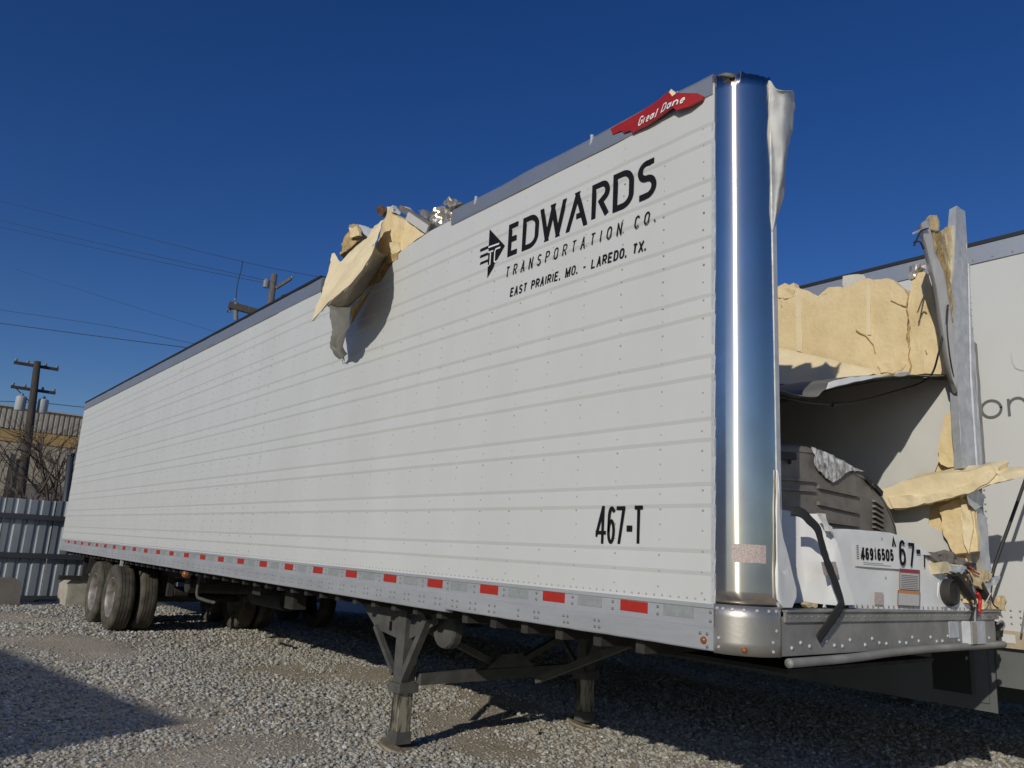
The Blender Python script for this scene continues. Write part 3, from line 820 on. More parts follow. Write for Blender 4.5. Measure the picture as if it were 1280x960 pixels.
for a in ((360, 900), (380, 905)):
    MB().tube([(-4.195, -0.05, 3.128), (Vector((-4.195, -0.05, 3.128)) + Vector(((a[0]-365)*.002, 0, -.05)))], .003, 5).build('wire_end', 'wire', T)
chunk('torn_foam', [(-3.838, 0.06, 4.453), (-3.62, 0.06, 4.326), (-3.496, 0.06, 4.258), (-3.215, 0.06, 4.072), (-3.066, 0.06, 4.044), (-3.158, 0.03, 3.997), (-3.331, 0.02, 3.974), (-3.455, 0.02, 3.953), (-3.504, 0.02, 3.91), (-3.82, 0.05, 3.994), (-4.142, 0.12, 4.18), (-4.043, 0.1, 4.291), (-3.933, 0.08, 4.39)], (-.02, .22, .01), 'foam', T, .05, .022, 13)
chunk('torn_foam', [(-3.631, 0, 4.075), (-3.493, 0, 4.045), (-3.43, 0, 3.945), (-3.588, 0.01, 3.951), (-3.676, 0.01, 4.017)], (0, .06, 0), 'foam_pale', T, .03, .014, 22)
chunk('torn_metal', [(-4.129, 0.1, 4.589), (-4.067, 0.1, 4.597), (-3.981, 0.1, 4.524), (-3.993, 0.1, 4.477), (-4.094, 0.1, 4.515)], (.02, .05, 0), 'rust', T, .022, .022, 34)
chunk('torn_metal', [(-3.889, 0.08, 4.526), (-3.834, 0.08, 4.521), (-3.764, 0.08, 4.463), (-3.768, 0.08, 4.426), (-3.874, 0.08, 4.46)], (.01, .05, 0), 'liner_back', T, .022, .018, 34)
MB().bar((-3.657, 0.1, 4.44), (-3.003, 0.03, 4.04), .04, .05).build('bent_roof_bow', 'cowl', T)
MB().bar((-3.446, 0.05, 4.281), (-3.044, 0.02, 4.024), .02, .07).build('bent_roof_bow', 'liner', T)
chunk('torn_metal', [(-3.683, 0.09, 4.464), (-3.572, 0.09, 4.427), (-3.505, 0.09, 4.361), (-3.601, 0.09, 4.37)], (.01, .05, 0), 'galv', T, .03, .010, 26)
chunk('torn_metal', [(-3.37, 0.1, 4.33), (-3.287, 0.1, 4.314), (-3.188, 0.1, 4.23), (-3.198, 0.1, 4.183), (-3.285, 0.1, 4.241)], (.01, .05, 0), 'foil', T, .025, .014, 30)
for poly in ([(-3.065, 0.05, 4.204), (-2.967, 0.05, 4.217), (-2.828, 0.05, 4.147), (-2.756, 0.05, 4.075), (-2.764, 0.05, 4.016), (-2.892, 0.05, 4.022), (-3.029, 0.05, 4.064), (-3.065, 0.05, 4.144)], [(-2.902, 0.05, 4.22), (-2.808, 0.05, 4.236), (-2.696, 0.05, 4.156), (-2.716, 0.05, 4.13), (-2.814, 0.05, 4.157)]):
    chunk('crumpled_foil', poly, (.0, .09, .0), 'foil', T, .022, .028, 26)
chunk('torn_metal', [(-4.815, 0.1, 4.314), (-4.874, 0.12, 4.458), (-4.855, 0.14, 4.532), (-4.798, 0.16, 4.656), (-4.634, 0.16, 4.611), (-4.485, 0.14, 4.458), (-4.449, 0.1, 4.365), (-4.566, 0.06, 4.292)], (-.03, .12, .0), 'foam_dark', T, .04, .03, 14)
chunk('torn_metal', [(-4.582, 0.06, 4.426), (-4.621, 0.08, 4.539), (-4.462, 0.08, 4.503), (-4.356, 0.06, 4.383), (-4.45, 0.05, 4.384)], (0, .03, 0), 'foam', T, .03, .02, 18)
sheet('torn_skin', [[(-4.539, 0.12, 4.569), (-4.288, 0.1, 4.456), (-4.105, 0.08, 4.365)], [(-4.238, 0.06, 4.348), (-4.098, 0.04, 4.255), (-4.007, 0.02, 4.244)]], 'galv', T, 10, 8, .015, 18, .004)
chunk('torn_metal', [(-3.724, 0, 3.943), (-3.63, -0.01, 3.946), (-3.456, -0.01, 3.924), (-3.455, -0.005, 3.869), (-3.646, -0.005, 3.879)], (0, .02, 0), 'foam_dark', T, .03, .012, 22)
# ---------------------------------------------------------------- far wall seen through the open front
FARX = -2.6
top = [(-1.463, 2.5, 3.795), (-1.411, 2.5, 3.817), (-1.36, 2.5, 3.828), (-1.32, 2.5, 3.792), (-1.276, 2.5, 3.804), (-1.261, 2.5, 3.762), (-1.213, 2.5, 3.725), (-1.142, 2.5, 3.704), (-1.1, 2.5, 3.646), (-1.072, 2.5, 3.629), (-0.988, 2.5, 3.642), (-0.968, 2.5, 3.689), (-0.887, 2.5, 3.68), (-0.816, 2.5, 3.656), (-0.755, 2.5, 3.663), (-0.711, 2.5, 3.684), (-0.651, 2.5, 3.686), (-0.61, 2.5, 3.662), (-0.544, 2.5, 3.634), (-0.503, 2.5, 3.653), (-0.463, 2.5, 3.63), (-0.418, 2.5, 3.571), (-0.388, 2.5, 3.54), (-0.36, 2.5, 3.477)]
foam_poly = [(FARX, 2.50, 3.82)] + list(top) + [(-.30, 2.50, 3.25), (-.12, 2.50, 2.80), (-.07, 2.50, 1.32), (FARX, 2.50, 1.32)]
chunk('wall_foam', foam_poly, (0, .07, 0), 'foam', T, .045, .008, 13)
for pl in ([(-0.755, 2.488, 3.293), (-0.722, 2.488, 3.262), (-0.685, 2.488, 3.242), (-0.649, 2.488, 3.188), (-0.626, 2.488, 3.155), (-0.616, 2.488, 3.091)], [(-0.341, 2.455, 3.448), (-0.356, 2.455, 3.385), (-0.345, 2.455, 3.317), (-0.358, 2.455, 3.238)], [(-0.343, 2.452, 3.081), (-0.359, 2.452, 3.02), (-0.343, 2.452, 2.945), (-0.361, 2.452, 2.885)], [(-1.39, 2.49, 3.638), (-1.384, 2.49, 3.618)], [(-0.481, 2.488, 3.471), (-0.404, 2.488, 3.417), (-0.365, 2.488, 3.395)], [(-0.241, 2.452, 3.039), (-0.231, 2.452, 3.006)]):
    for p, q in zip(pl, pl[1:]):
        MB().bar(p, q, .004, rnd.uniform(.004, .010)).build('foam_crack', 'foam_dark', T)
chunk('wall_foam', [(-0.34, 2.46, 3.457), (-0.315, 2.46, 3.542), (-0.296, 2.46, 3.612), (-0.248, 2.46, 3.65), (-0.213, 2.46, 3.608), (-0.177, 2.46, 3.444), (-0.134, 2.46, 3.18), (-0.1, 2.46, 2.909), (-0.07, 2.46, 2.831), (-0.139, 2.46, 2.851), (-0.254, 2.46, 2.87), (-0.361, 2.46, 2.876), (-0.362, 2.46, 3.03), (-0.337, 2.46, 3.219), (-0.354, 2.46, 3.353)], (.0, .05, 0), 'foam', T, .05, .010, 12)
for m_, poly in (('foam', [(-0.603, 2.492, 2.993), (-0.537, 2.492, 3.013), (-0.412, 2.492, 2.999), (-0.395, 2.492, 2.969), (-0.431, 2.492, 2.934), (-0.494, 2.492, 2.915), (-0.573, 2.492, 2.936)]), ('foam', [(-1.449, 2.492, 3.728), (-1.417, 2.492, 3.778), (-1.326, 2.492, 3.776), (-1.261, 2.492, 3.732), (-1.278, 2.492, 3.679), (-1.358, 2.492, 3.684)]), ('foam_dark', [(-0.367, 2.492, 3.265), (-0.341, 2.492, 3.235), (-0.363, 2.492, 3.166), (-0.352, 2.492, 3.115), (-0.373, 2.492, 3.095), (-0.382, 2.492, 3.169)])):
    chunk('foam_gouge', poly, (0, .02, 0), m_, T, .025, .014, 25)
for poly in ([(-0.662, 2.494, 3.635), (-0.638, 2.494, 3.629), (-0.645, 2.494, 3.236), (-0.675, 2.494, 3.241)], [(-1.259, 2.494, 3.722), (-1.21, 2.494, 3.707), (-1.21, 2.494, 3.196), (-1.261, 2.494, 3.214)]):     # pale glue lines left on the foam
    chunk('glue_line', poly, (0, .006, 0), 'foam_pale', T, .06, .003, 20)
chunk('torn_skin', [(-0.913, 2.6, 3.724), (-0.901, 2.6, 3.794), (-0.811, 2.6, 3.793), (-0.733, 2.6, 3.761), (-0.717, 2.6, 3.73), (-0.779, 2.6, 3.718), (-0.815, 2.6, 3.682), (-0.887, 2.6, 3.685)], (0, .01, 0), 'liner_back', T, .04, .008, 18)
MB().box((-16.05, 2.585, 1.3), (-2.0, 2.6, 3.93)).box((-2.0, 2.585, 1.3), (-.12, 2.6, 3.55)).build('far_skin', 'white', T)
MB().box((-16.05, 2.48, 1.3), (FARX, 2.58, 3.9)).build('far_lining', 'liner', T)
mk('far_lining', [(FARX, 2.478, 1.3), (-.16, 2.478, 1.3), (-.16, 2.478, 1.75), (-.30, 2.478, 1.83), (-.24, 2.478, 2.18), (-.13, 2.478, 2.42), (-.08, 2.478, 2.60), (-.07, 2.478, 2.80), (-.5, 2.478, 2.88), (FARX, 2.478, 3.10)], [tuple(range(10))], 'liner', T)
# ledge of broken foam leaning off the wall, its upper part in the sun
chunk('foam_ledge', [(-2.3, 2.40, 3.38), (-1.419, 2.4, 3.258), (-0.966, 2.38, 3.079), (-0.56, 2.4, 2.92), (-0.637, 2.26, 2.843), (-0.76, 2.2, 2.862), (-0.908, 2.14, 2.733), (-1.155, 2.14, 2.864), (-1.257, 2.14, 2.878), (-2.2, 2.14, 3.02)], (-.02, .05, .02), 'foam_pale', T, .06, .010, 9)
# fallen ceiling sheet: free front edge, sagging back into the trailer
edge = [(-.34, .12, 2.62), (-0.28, 0.616, 2.463), (-0.22, 0.92, 2.437), (-0.2, 1.027, 2.494), (-0.18, 1.393, 2.61), (-0.14, 1.699, 2.693), (-0.11, 2.119, 2.77), (-0.09, 2.492, 2.834)]
def back_row(dx, dz, lift): return [(p[0]-dx, p[1], p[2]+dz+lift*i) for i, p in enumerate(edge)]
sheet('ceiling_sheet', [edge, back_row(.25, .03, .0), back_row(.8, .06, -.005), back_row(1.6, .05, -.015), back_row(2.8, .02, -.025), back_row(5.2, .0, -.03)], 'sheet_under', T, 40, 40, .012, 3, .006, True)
sheet('ceiling_sheet_lip', [[(-0.165, 0.969, 2.483), (-0.165, 1.158, 2.545), (-0.165, 1.363, 2.605), (-0.165, 1.553, 2.658), (-0.165, 1.753, 2.708)], [(-0.185, 1.031, 2.538), (-0.185, 1.223, 2.599), (-0.185, 1.405, 2.644), (-0.185, 1.595, 2.684), (-0.185, 1.811, 2.729)]], 'white_nose', T, 20, 6, .004, 9, .004)
chunk('liner_scrap', [(-0.12, 1.686, 2.693), (-0.12, 1.805, 2.738), (-0.12, 1.911, 2.764), (-0.12, 1.918, 2.745), (-0.12, 1.832, 2.715)], (-.02, .01, 0), 'liner', T, .03, .008, 22)
cable('loose_cable', [(0.02, 2.219, 3.257), (0, 2.175, 3.073), (-0.04, 2.167, 2.916), (-0.12, 2.243, 2.81), (-0.22, 2.272, 2.761), (-0.32, 2.136, 2.698), (-0.36, 1.736, 2.568), (-0.36, 1.41, 2.495), (-0.34, 1.031, 2.442), (-0.34, 0.635, 2.431)], .0065, 'wire', T)
cable('loose_cable', [(0.02, 2.219, 3.257), (0.02, 2.18, 3.1), (0.02, 2.191, 2.911), (0.01, 2.254, 2.771)], .005, 'wire', T)
MB().tube([(-0.36, 1.384, 2.486), (-0.36, 1.462, 2.502)], .013, 8).build('cable_joint', 'wire', T)
# far corner: bent post strips, foam core, brown torn edge
chunk('far_post', [(-0.005, 2.527, 4.058), (-0.005, 2.54, 4.09), (-0.005, 2.563, 4.074), (-0.005, 2.616, 4.092), (-0.005, 2.689, 4.097), (-0.005, 2.667, 3.98), (-0.005, 2.649, 3.646), (-0.005, 2.664, 3.5), (-0.005, 2.669, 3.396), (-0.005, 2.678, 3.032), (-0.005, 2.662, 2.465), (-0.005, 2.668, 2.22), (-0.005, 2.631, 2.195), (-0.005, 2.329, 2.182), (-0.005, 2.343, 2.715), (-0.005, 2.367, 3.037), (-0.005, 2.398, 3.429), (-0.005, 2.482, 3.853)], (-.06, .03, 0), 'galv', T, .09, .005, 12)
MB().bar((0.004, 2.558, 2.836), (0.004, 2.551, 2.19), .012, .014).build('post_bead', 'galv', T)
MB().bar((0.004, 2.658, 3.676), (0.004, 2.558, 2.836), .010, .012).build('post_bead', 'galv', T)
chunk('far_post', [(-0.01, 2.475, 1.963), (-0.01, 2.614, 1.935), (-0.01, 2.679, 1.887), (-0.01, 2.684, 1.606), (-0.01, 2.704, 1.536), (-0.01, 2.574, 1.532), (-0.01, 2.493, 1.79), (-0.01, 2.488, 1.944)], (-.05, .03, 0), 'galv', T, .07, .005, 12)
chunk('post_flange', [(-0.02, 2.619, 3.095), (-0.02, 2.732, 3.119), (-0.02, 2.701, 2.696), (-0.02, 2.7, 2.361), (-0.02, 2.726, 2.132), (-0.02, 2.658, 2.125), (-0.02, 2.616, 2.35), (-0.02, 2.625, 2.69)], (-.01, .06, 0), 'nose_rail', T, .06, .006, 25)
chunk('post_skin', [(0.01, 1.914, 3.748), (0.01, 2.033, 3.818), (0.01, 2.048, 3.762), (0.01, 2.093, 3.598), (0.01, 2.201, 3.501), (0.01, 2.245, 3.385), (0.01, 2.294, 3.193), (0.01, 2.309, 2.884), (0.01, 2.3, 2.679), (0.01, 2.229, 2.76), (0.01, 2.147, 3.021), (0.01, 2.088, 3.343), (0.01, 1.997, 3.541), (0.01, 1.927, 3.674)], (-.04, .04, 0), 'liner', T, .06, .005, 12)
chunk('post_core', [(0.012, 2.031, 3.841), (0.012, 2.158, 3.886), (0.012, 2.191, 3.793), (0.012, 2.126, 3.761), (0.012, 2.041, 3.745)], (-.05, .05, 0), 'foam', T, .03, .008, 22)
chunk('post_core', [(0.004, 2.083, 3.75), (0.004, 2.209, 3.786), (0.004, 2.219, 3.695), (0.004, 2.259, 3.591), (0.004, 2.304, 3.474), (0.004, 2.325, 3.408), (0.004, 2.328, 3.167), (0.004, 2.283, 3.226), (0.004, 2.245, 3.386), (0.004, 2.159, 3.533), (0.004, 2.096, 3.629)], (-.05, .05, 0), 'foam_dark', T, .035, .012, 22)
chunk('post_core', [(-0.03, 2.364, 3.868), (-0.03, 2.54, 3.955), (-0.03, 2.523, 3.737), (-0.03, 2.463, 3.452), (-0.03, 2.441, 3.2), (-0.03, 2.425, 3.413), (-0.03, 2.4, 3.67), (-0.03, 2.368, 3.78)], (-.05, .05, 0), 'foam', T, .04, .010, 18)
MB().bar((0.01, 1.78, 3.632), (0.01, 1.916, 3.702), .006, .012).build('torn_tab', 'liner', T)
cable('loose_cable', [(0.02, 1.984, 3.728), (0.02, 1.876, 3.676), (0.02, 1.81, 3.6), (0.02, 1.761, 3.541)], .006, 'wire', T)
cable('loose_cable', [(0.02, 1.764, 3.565), (0.02, 1.851, 3.592), (0.02, 1.897, 3.557)], .006, 'wire', T)
chunk('crumpled_foil', [(-0.315, 2.44, 3.675), (-0.265, 2.44, 3.685), (-0.202, 2.44, 3.691), (-0.211, 2.44, 3.64), (-0.254, 2.44, 3.621), (-0.277, 2.44, 3.589), (-0.313, 2.44, 3.582)], (0, .03, 0), 'foil', T, .025, .012, 26)
# foam left on the wall beside the post, above and below the broken beam
chunk('wall_foam', [(-0.135, 2.44, 2.554), (-0.084, 2.44, 2.586), (-0.051, 2.44, 2.568), (-0.027, 2.44, 2.202), (-0.135, 2.44, 2.207), (-0.175, 2.44, 2.231), (-0.194, 2.44, 2.254), (-0.184, 2.44, 2.387)], (0, .03, 0), 'foam', T, .04, .010, 16)
chunk('wall_foam', [(-0.202, 2.43, 1.936), (-0.028, 2.43, 2.018), (0.012, 2.43, 1.934), (0.017, 2.43, 1.809), (0.02, 2.43, 1.659), (-0.065, 2.43, 1.643), (-0.132, 2.43, 1.634), (-0.167, 2.43, 1.723), (-0.19, 2.43, 1.794)], (0, .04, 0), 'foam', T, .04, .012, 16)
chunk('wall_foam', [(-0.061, 2.41, 2.003), (-0.01, 2.41, 1.974), (0.005, 2.41, 1.808), (-0.031, 2.41, 1.643), (-0.047, 2.41, 1.697), (-0.066, 2.41, 1.821)], (0, .02, 0), 'foam_pale', T, .04, .010, 20)
chunk('broken_foam_beam', [(-0.52, 2.3, 2.051), (-0.369, 2.3, 2.105), (-0.155, 2.3, 2.143), (0.045, 2.3, 2.162), (0.186, 2.3, 2.191), (0.217, 2.3, 2.173), (0.204, 2.3, 2.138), (0.267, 2.3, 2.136), (0.409, 2.3, 2.145), (0.406, 2.3, 2.107), (0.264, 2.3, 2.09), (0.153, 2.3, 2.07), (0.036, 2.3, 2.019), (-0.165, 2.3, 1.968), (-0.291, 2.3, 1.944), (-0.378, 2.3, 1.925), (-0.466, 2.3, 1.92), (-0.501, 2.3, 1.973)], (.02, .13, .05), 'foam_pale', T, .035, .015, 10)
chunk('broken_foam_beam', [(-0.47, 2.285, 2.001), (-0.366, 2.285, 2.013), (-0.254, 2.285, 1.996), (-0.088, 2.285, 2.028), (0.045, 2.285, 2.072), (0.163, 2.285, 2.136), (0.212, 2.285, 2.134), (0.158, 2.285, 2.071), (0.041, 2.285, 2.015), (-0.159, 2.285, 1.963), (-0.371, 2.285, 1.923), (-0.444, 2.285, 1.924)], (.0, .04, .0), 'foam_pale', T, .028, .016, 17)
chunk('bent_bracket', [(0.02, 2.306, 2.006), (0.02, 2.481, 2.053), (0.02, 2.599, 2.033), (0.02, 2.551, 1.957), (0.02, 2.424, 1.919), (0.02, 2.33, 1.953)], (-.01, .02, 0), 'galv', T, .05, .004, 15)

# ---------------------------------------------------------------- nose: rail, panels, labels
def xbox(m, y0, y1, z0, z1, x0, x1): return m.box((x0, y0, z0), (x1, y1, z1))
nose_rail = xbox(MB(), .2, 2.66, 1.088, 1.262, -.03, .0).build('nose_rail', 'nose_rail', T)
xbox(MB(), .235, 2.70, 1.238, 1.286, .001, .012).build('nose_lip', 'nose_rail', T)
xbox(MB(), .235, 2.70, 1.284, 1.292, -.10, .022).build('nose_ledge', 'nose_rail', T)
pts = [(.0122, .28 + i*.062 + rnd.uniform(-.008, .008), 1.262) for i in range(39)]
rivets('nose_rivets', pts, .0065, .004, 'nose_rail', 'x', nose_rail)
pts = [(.0002, .30 + i*.075, 1.135 + (.012 if i % 3 == 1 else -.012) + rnd.uniform(-.004, .004)) for i in range(31) if i % 5 != 3]
rivets('nose_bolts', pts, .011, .008, 'galv', 'x', nose_rail)
pipe = cable('bent_pipe', [(.035, .215, 1.064), (.04, .45, 1.066), (.04, .8, 1.070), (.03, 1.2, 1.080), (.025, 1.7, 1.086), (.025, 2.3, 1.084), (.02, 2.72, 1.083)], .021, 'nose_rail', T, 12)
box_ = xbox(MB(), 2.15, 2.37, 1.100, 1.232, .001, .05).build('connector_box', 'galv', T)
xbox(MB(), 2.16, 2.23, 1.102, 1.228, .051, .056).build('box_cover', 'brushed', box_)
xbox(MB(), 1.97, 2.10, 1.135, 1.230, .001, .004).build('plate_tag', 'galv', T)

def nose(name, crop_pts, m, amp=.004, th=.004, parent=T, sub=.07, f=6): return chunk(name, crop_pts, (-th, 0, 0), m, parent, sub, amp, f)
nose('nose_panel', [(-0.22, 0.517, 1.783), (-0.17, 0.659, 1.77), (-0.16, 0.671, 1.763), (-0.09, 0.75, 1.769), (-0.08, 0.756, 1.759), (-0.07, 0.752, 1.741), (-0.06, 0.756, 1.695), (-0.05, 0.823, 1.63), (-0.04, 0.902, 1.43), (-0.035, 0.955, 1.315), (-0.06, 0.831, 1.31), (-0.13, 0.648, 1.318), (-0.15, 0.607, 1.311), (-0.2, 0.473, 1.307)], 'white_nose', .004)
right_panel = nose('nose_panel', [(-0.1495, 0.9152, 1.6934), (-0.1451, 0.9489, 1.7036), (-0.143, 0.9654, 1.6993)] + list([(-0.1367, 1.0141, 1.7027), (-0.1134, 1.1931, 1.7142), (-0.0773, 1.4705, 1.7171), (-0.0667, 1.552, 1.7049), (-0.0506, 1.6758, 1.6747), (-0.0343, 1.8019, 1.6349), (-0.0205, 1.9075, 1.5829), (-0.0141, 1.9572, 1.5214), (-0.0189, 1.9197, 1.4443), (-0.0211, 1.9028, 1.3688), (-0.0154, 1.9466, 1.3197), (0.0081, 2.1278, 1.3072), (0.0202, 2.221, 1.3008), (0.0199, 2.2187, 1.2829), (-0.0304, 1.8318, 1.2786), (-0.1289, 1.0738, 1.2928)]) + [(-0.1272, 1.0872, 1.3057), (-0.1359, 1.0199, 1.4583), (-0.1438, 0.9595, 1.5821)], 'white_nose', .005)
nose('panel_tear', [(-0.03, 0.635, 1.765), (-0.03, 0.678, 1.763), (-0.03, 0.696, 1.739), (-0.03, 0.714, 1.71), (-0.03, 0.742, 1.702), (-0.03, 0.746, 1.684), (-0.03, 0.707, 1.679), (-0.03, 0.694, 1.704), (-0.03, 0.667, 1.742)], 'white_nose', .010, .02, T, .025, 25)
rivets('nose_rivets', [(-0.1411, 0.9265, 1.6571), (-0.1387, 0.9448, 1.608), (-0.1359, 0.9664, 1.559), (-0.1334, 0.9853, 1.5073), (-0.131, 1.0035, 1.4555), (-0.1285, 1.0233, 1.4039), (-0.1259, 1.0429, 1.3507), (-0.0831, 1.3726, 1.6795), (-0.0806, 1.3912, 1.4631)], .006, .004, 'nose_rail', 'x', right_panel)
rivets('nose_rivets', [(-.006 - .13*(1.95 - (.98 + i*.047)), .98 + i*.047, 1.306) for i in range(26)], .0075, .004, 'nose_rail', 'x', right_panel)
nose('torn_skin', [(0.012, 0.191, 1.932), (0.012, 0.201, 1.915), (0.012, 0.202, 1.783), (0.012, 0.207, 1.69), (0.012, 0.234, 1.618), (0.012, 0.277, 1.519), (0.012, 0.331, 1.388), (0.012, 0.329, 1.352), (0.012, 0.294, 1.304), (0.012, 0.216, 1.304), (0.012, 0.172, 1.341), (0.012, 0.174, 1.461), (0.012, 0.182, 1.735)], 'white_nose', .006, .006, T, .05, 12)
chunk('foam_scrap', [(-0.02, 0.459, 1.316), (-0.02, 0.508, 1.328), (-0.02, 0.571, 1.322), (-0.02, 0.565, 1.303), (-0.02, 0.48, 1.302)], (-.03, 0, 0), 'foam', T, .02, .008, 30)
chunk('white_scrap', [(0, 0.594, 1.304), (0, 0.605, 1.321), (0, 0.618, 1.304)], (-.01, 0, 0), 'liner', T, .02, .003, 30)
def on_nose(a, b, l): return (.001 + l - .13*(1.95 - a), a, b)
y0, z0 = (-0.1024, 1.1623, 1.5502)[1:]; y1, z1 = (-0.0636, 1.4605, 1.5535)[1:]; _, _, zt = (-0.1018, 1.1666, 1.6186)
tilt = (z1 - z0)/(y1 - y0); slant = -.12
hgt = zt - z0
mk('stock_sticker', [on_nose(y0-.05, z0-.035, -.002), on_nose(y1+.06, z1-.04, -.002), on_nose(y1+.06, z1+hgt+.012, -.002), on_nose(y0-.05, zt+.012, -.002)], [(0, 1, 2, 3)], 'badge_white', right_panel)
letters(spread('46916505', 0, y1-y0, 0, hgt, .12, {'1': .7}), lambda a, b, l: on_nose(y0 + a, z0 + b + a*tilt, .001+l), .0145, 'black', right_panel)
mb = MB()
for dy, w in ((-.014, .20), (-.023, .27)):
    mb.add([on_nose(y0+.02, z0+dy, .001), on_nose(y0+w, z0+dy, .001), on_nose(y0+w, z0+dy+.002, .001), on_nose(y0+.02, z0+dy+.002, .001)], [(0, 1, 2, 3)])
for i in range(7):
    z = z0 + .004 + i*.0115
    mb.add([on_nose(y0-.036, z, .001), on_nose(y0-.016, z, .001), on_nose(y0-.016, z+.005, .001), on_nose(y0-.036, z+.005, .001)], [(0, 1, 2, 3)])
mb.build('sticker_print', 'grey_print', right_panel)
# torn remains of the trailer number on the nose
ya, za = (-0.0571, 1.5107, 1.5349)[1:]; yb, zb = (-0.0481, 1.5802, 1.5354)[1:]
hh = (-0.0555, 1.5229, 1.68)[2] - za
letters([('6', ya, yb, za, za+hh), ('7', yb+.025, yb+.085, za+.0, za+hh*.92)], on_nose, .019, 'black', right_panel)
for poly, t in (([(1.4544, 1.6375), (1.4659, 1.6845), (1.4843, 1.6391)], .014), ([(1.6815, 1.6204), (1.7225, 1.6224)], .024), ([(1.7621, 1.6061), (1.7551, 1.5346)], .014)):
    v, f = stroke(poly, t); mk('letter', [on_nose(q.x, q.y, .0006) for q in v], f, 'black', right_panel)
def nose_plate(name, cps, m, lay, parent): return mk(name, [(lay + p[0], p[1], p[2]) for p in cps], [(0, 1, 2, 3)], m, parent)
lab = nose_plate('warning_label', [(-0.0585, 1.4997, 1.4027), (-0.0341, 1.6878, 1.3998), (-0.0323, 1.7013, 1.5145), (-0.057, 1.5117, 1.5158)], 'label', .0015, right_panel)
nose_plate('label_header', [(-0.0572, 1.5101, 1.4966), (-0.0326, 1.6994, 1.4941), (-0.0323, 1.7013, 1.5145), (-0.057, 1.5117, 1.5158)], 'label_red', .003, right_panel)
nose_plate('warning_label', [(-0.062, 1.473, 1.3142), (-0.0348, 1.6821, 1.3113), (-0.0333, 1.694, 1.3946), (-0.0603, 1.4864, 1.3986)], 'label', .0015, right_panel)
nose_plate('label_header', [(-0.0604, 1.4852, 1.3835), (-0.0335, 1.6924, 1.3775), (-0.0331, 1.6954, 1.3946), (-0.0603, 1.4864, 1.3986)], 'label_orange', .003, right_panel)
mb = MB()
for i, (p, q) in enumerate((((-0.0573, 1.5091, 1.5157), (-0.0323, 1.7013, 1.5145)), ((-0.0585, 1.4997, 1.4027), (-0.0341, 1.6878, 1.3998)), ((-0.062, 1.473, 1.3142), (-0.0348, 1.6821, 1.3113)), ((-0.0571, 1.5104, 1.5157), (-0.0585, 1.4997, 1.4027)), ((-0.0323, 1.7013, 1.5145), (-0.0341, 1.6878, 1.3998)), ((-0.0604, 1.4851, 1.3986), (-0.062, 1.473, 1.3142)), ((-0.0333, 1.694, 1.3946), (-0.0348, 1.6821, 1.3113)), ((-0.0557, 1.5218, 1.4817), (-0.0349, 1.6818, 1.4795)), ((-0.0558, 1.521, 1.4718), (-0.035, 1.6809, 1.4693)), ((-0.0559, 1.5202, 1.4618), (-0.0351, 1.6799, 1.4592)), ((-0.056, 1.5193, 1.4519), (-0.0352, 1.679, 1.4491)), ((-0.0561, 1.5185, 1.442), (-0.0354, 1.678, 1.439)), ((-0.0562, 1.5176, 1.432), (-0.0355, 1.6771, 1.4289)), ((-0.0563, 1.5168, 1.4221), (-0.0356, 1.6761, 1.4188)), ((-0.0564, 1.516, 1.4122), (-0.0357, 1.6752, 1.4088)))):
    mb.bar(Vector(p)+Vector((.003, 0, 0)), Vector(q)+Vector((.003, 0, 0)), .002 if i < 7 else .001, .0045 if i < 7 else .003)
mb.build('label_print', 'grey_print', right_panel)
nose_plate('paper_label', [(-0.03, 0.651, 1.457), (-0.03, 0.791, 1.464), (-0.03, 0.769, 1.529), (-0.03, 0.627, 1.522)], 'label_pink', .0, T)
nose_plate('paper_label', [(-0.0891, 1.265, 1.3161), (-0.0787, 1.3447, 1.3151), (-0.078, 1.3496, 1.3803), (-0.0881, 1.272, 1.3814)], 'label_pink', .0015, right_panel)
# black strap slung over the nose
st = [(-0.03, 0.366, 1.753), (0, 0.414, 1.748), (0.015, 0.458, 1.713), (0.02, 0.52, 1.673), (0.022, 0.566, 1.57), (0.025, 0.629, 1.466), (0.03, 0.693, 1.353), (0.04, 0.683, 1.325), (0.035, 0.647, 1.286), (0.03, 0.569, 1.225), (0.02, 0.493, 1.161)]
rows = []
for i, p in enumerate(st):
    p = Vector(p); d = Vector(st[min(i+1, len(st)-1)]) - Vector(st[max(i-1, 0)]); d.x = 0; d.normalize()
    n = Vector((0, -d.z, d.y)) * .024
    rows.append([p - n, p, p + n])
strap = sheet('ratchet_strap', rows, 'black_rubber', None, 4, 60, .003, 20, .006)
tag(strap, 'black rubber strap slung over the torn white nose of the trailer', 'strap')

# wreckage piled at the right end of the nose
chunk('crumpled_metal', [(0, 1.767, 1.6), (0, 1.888, 1.617), (0, 2.084, 1.632), (0, 2.224, 1.607), (0, 2.338, 1.575), (0, 2.276, 1.561), (0, 2.075, 1.571), (0, 1.882, 1.57)], (-.10, .03, 0), 'cowl', T, .035, .022, 16)
chunk('torn_foam', [(0.02, 1.807, 1.562), (0.02, 1.998, 1.572), (0.02, 2.225, 1.56), (0.02, 2.247, 1.518), (0.02, 2.016, 1.505), (0.02, 1.852, 1.506)], (-.10, .02, 0), 'foam_pale', T, .035, .016, 18)
chunk('crumpled_metal', [(0.035, 1.959, 1.557), (0.035, 2.187, 1.559), (0.035, 2.211, 1.53), (0.035, 2.092, 1.508), (0.035, 1.982, 1.523)], (-.03, 0, 0), 'galv', T, .03, .010, 22)
chunk('torn_foam', [(0.02, 2.25, 1.536), (0.02, 2.494, 1.535), (0.02, 2.621, 1.529), (0.02, 2.561, 1.471), (0.02, 2.444, 1.431), (0.02, 2.325, 1.447), (0.02, 2.256, 1.482)], (-.10, .02, 0), 'foam', T, .035, .018, 20)
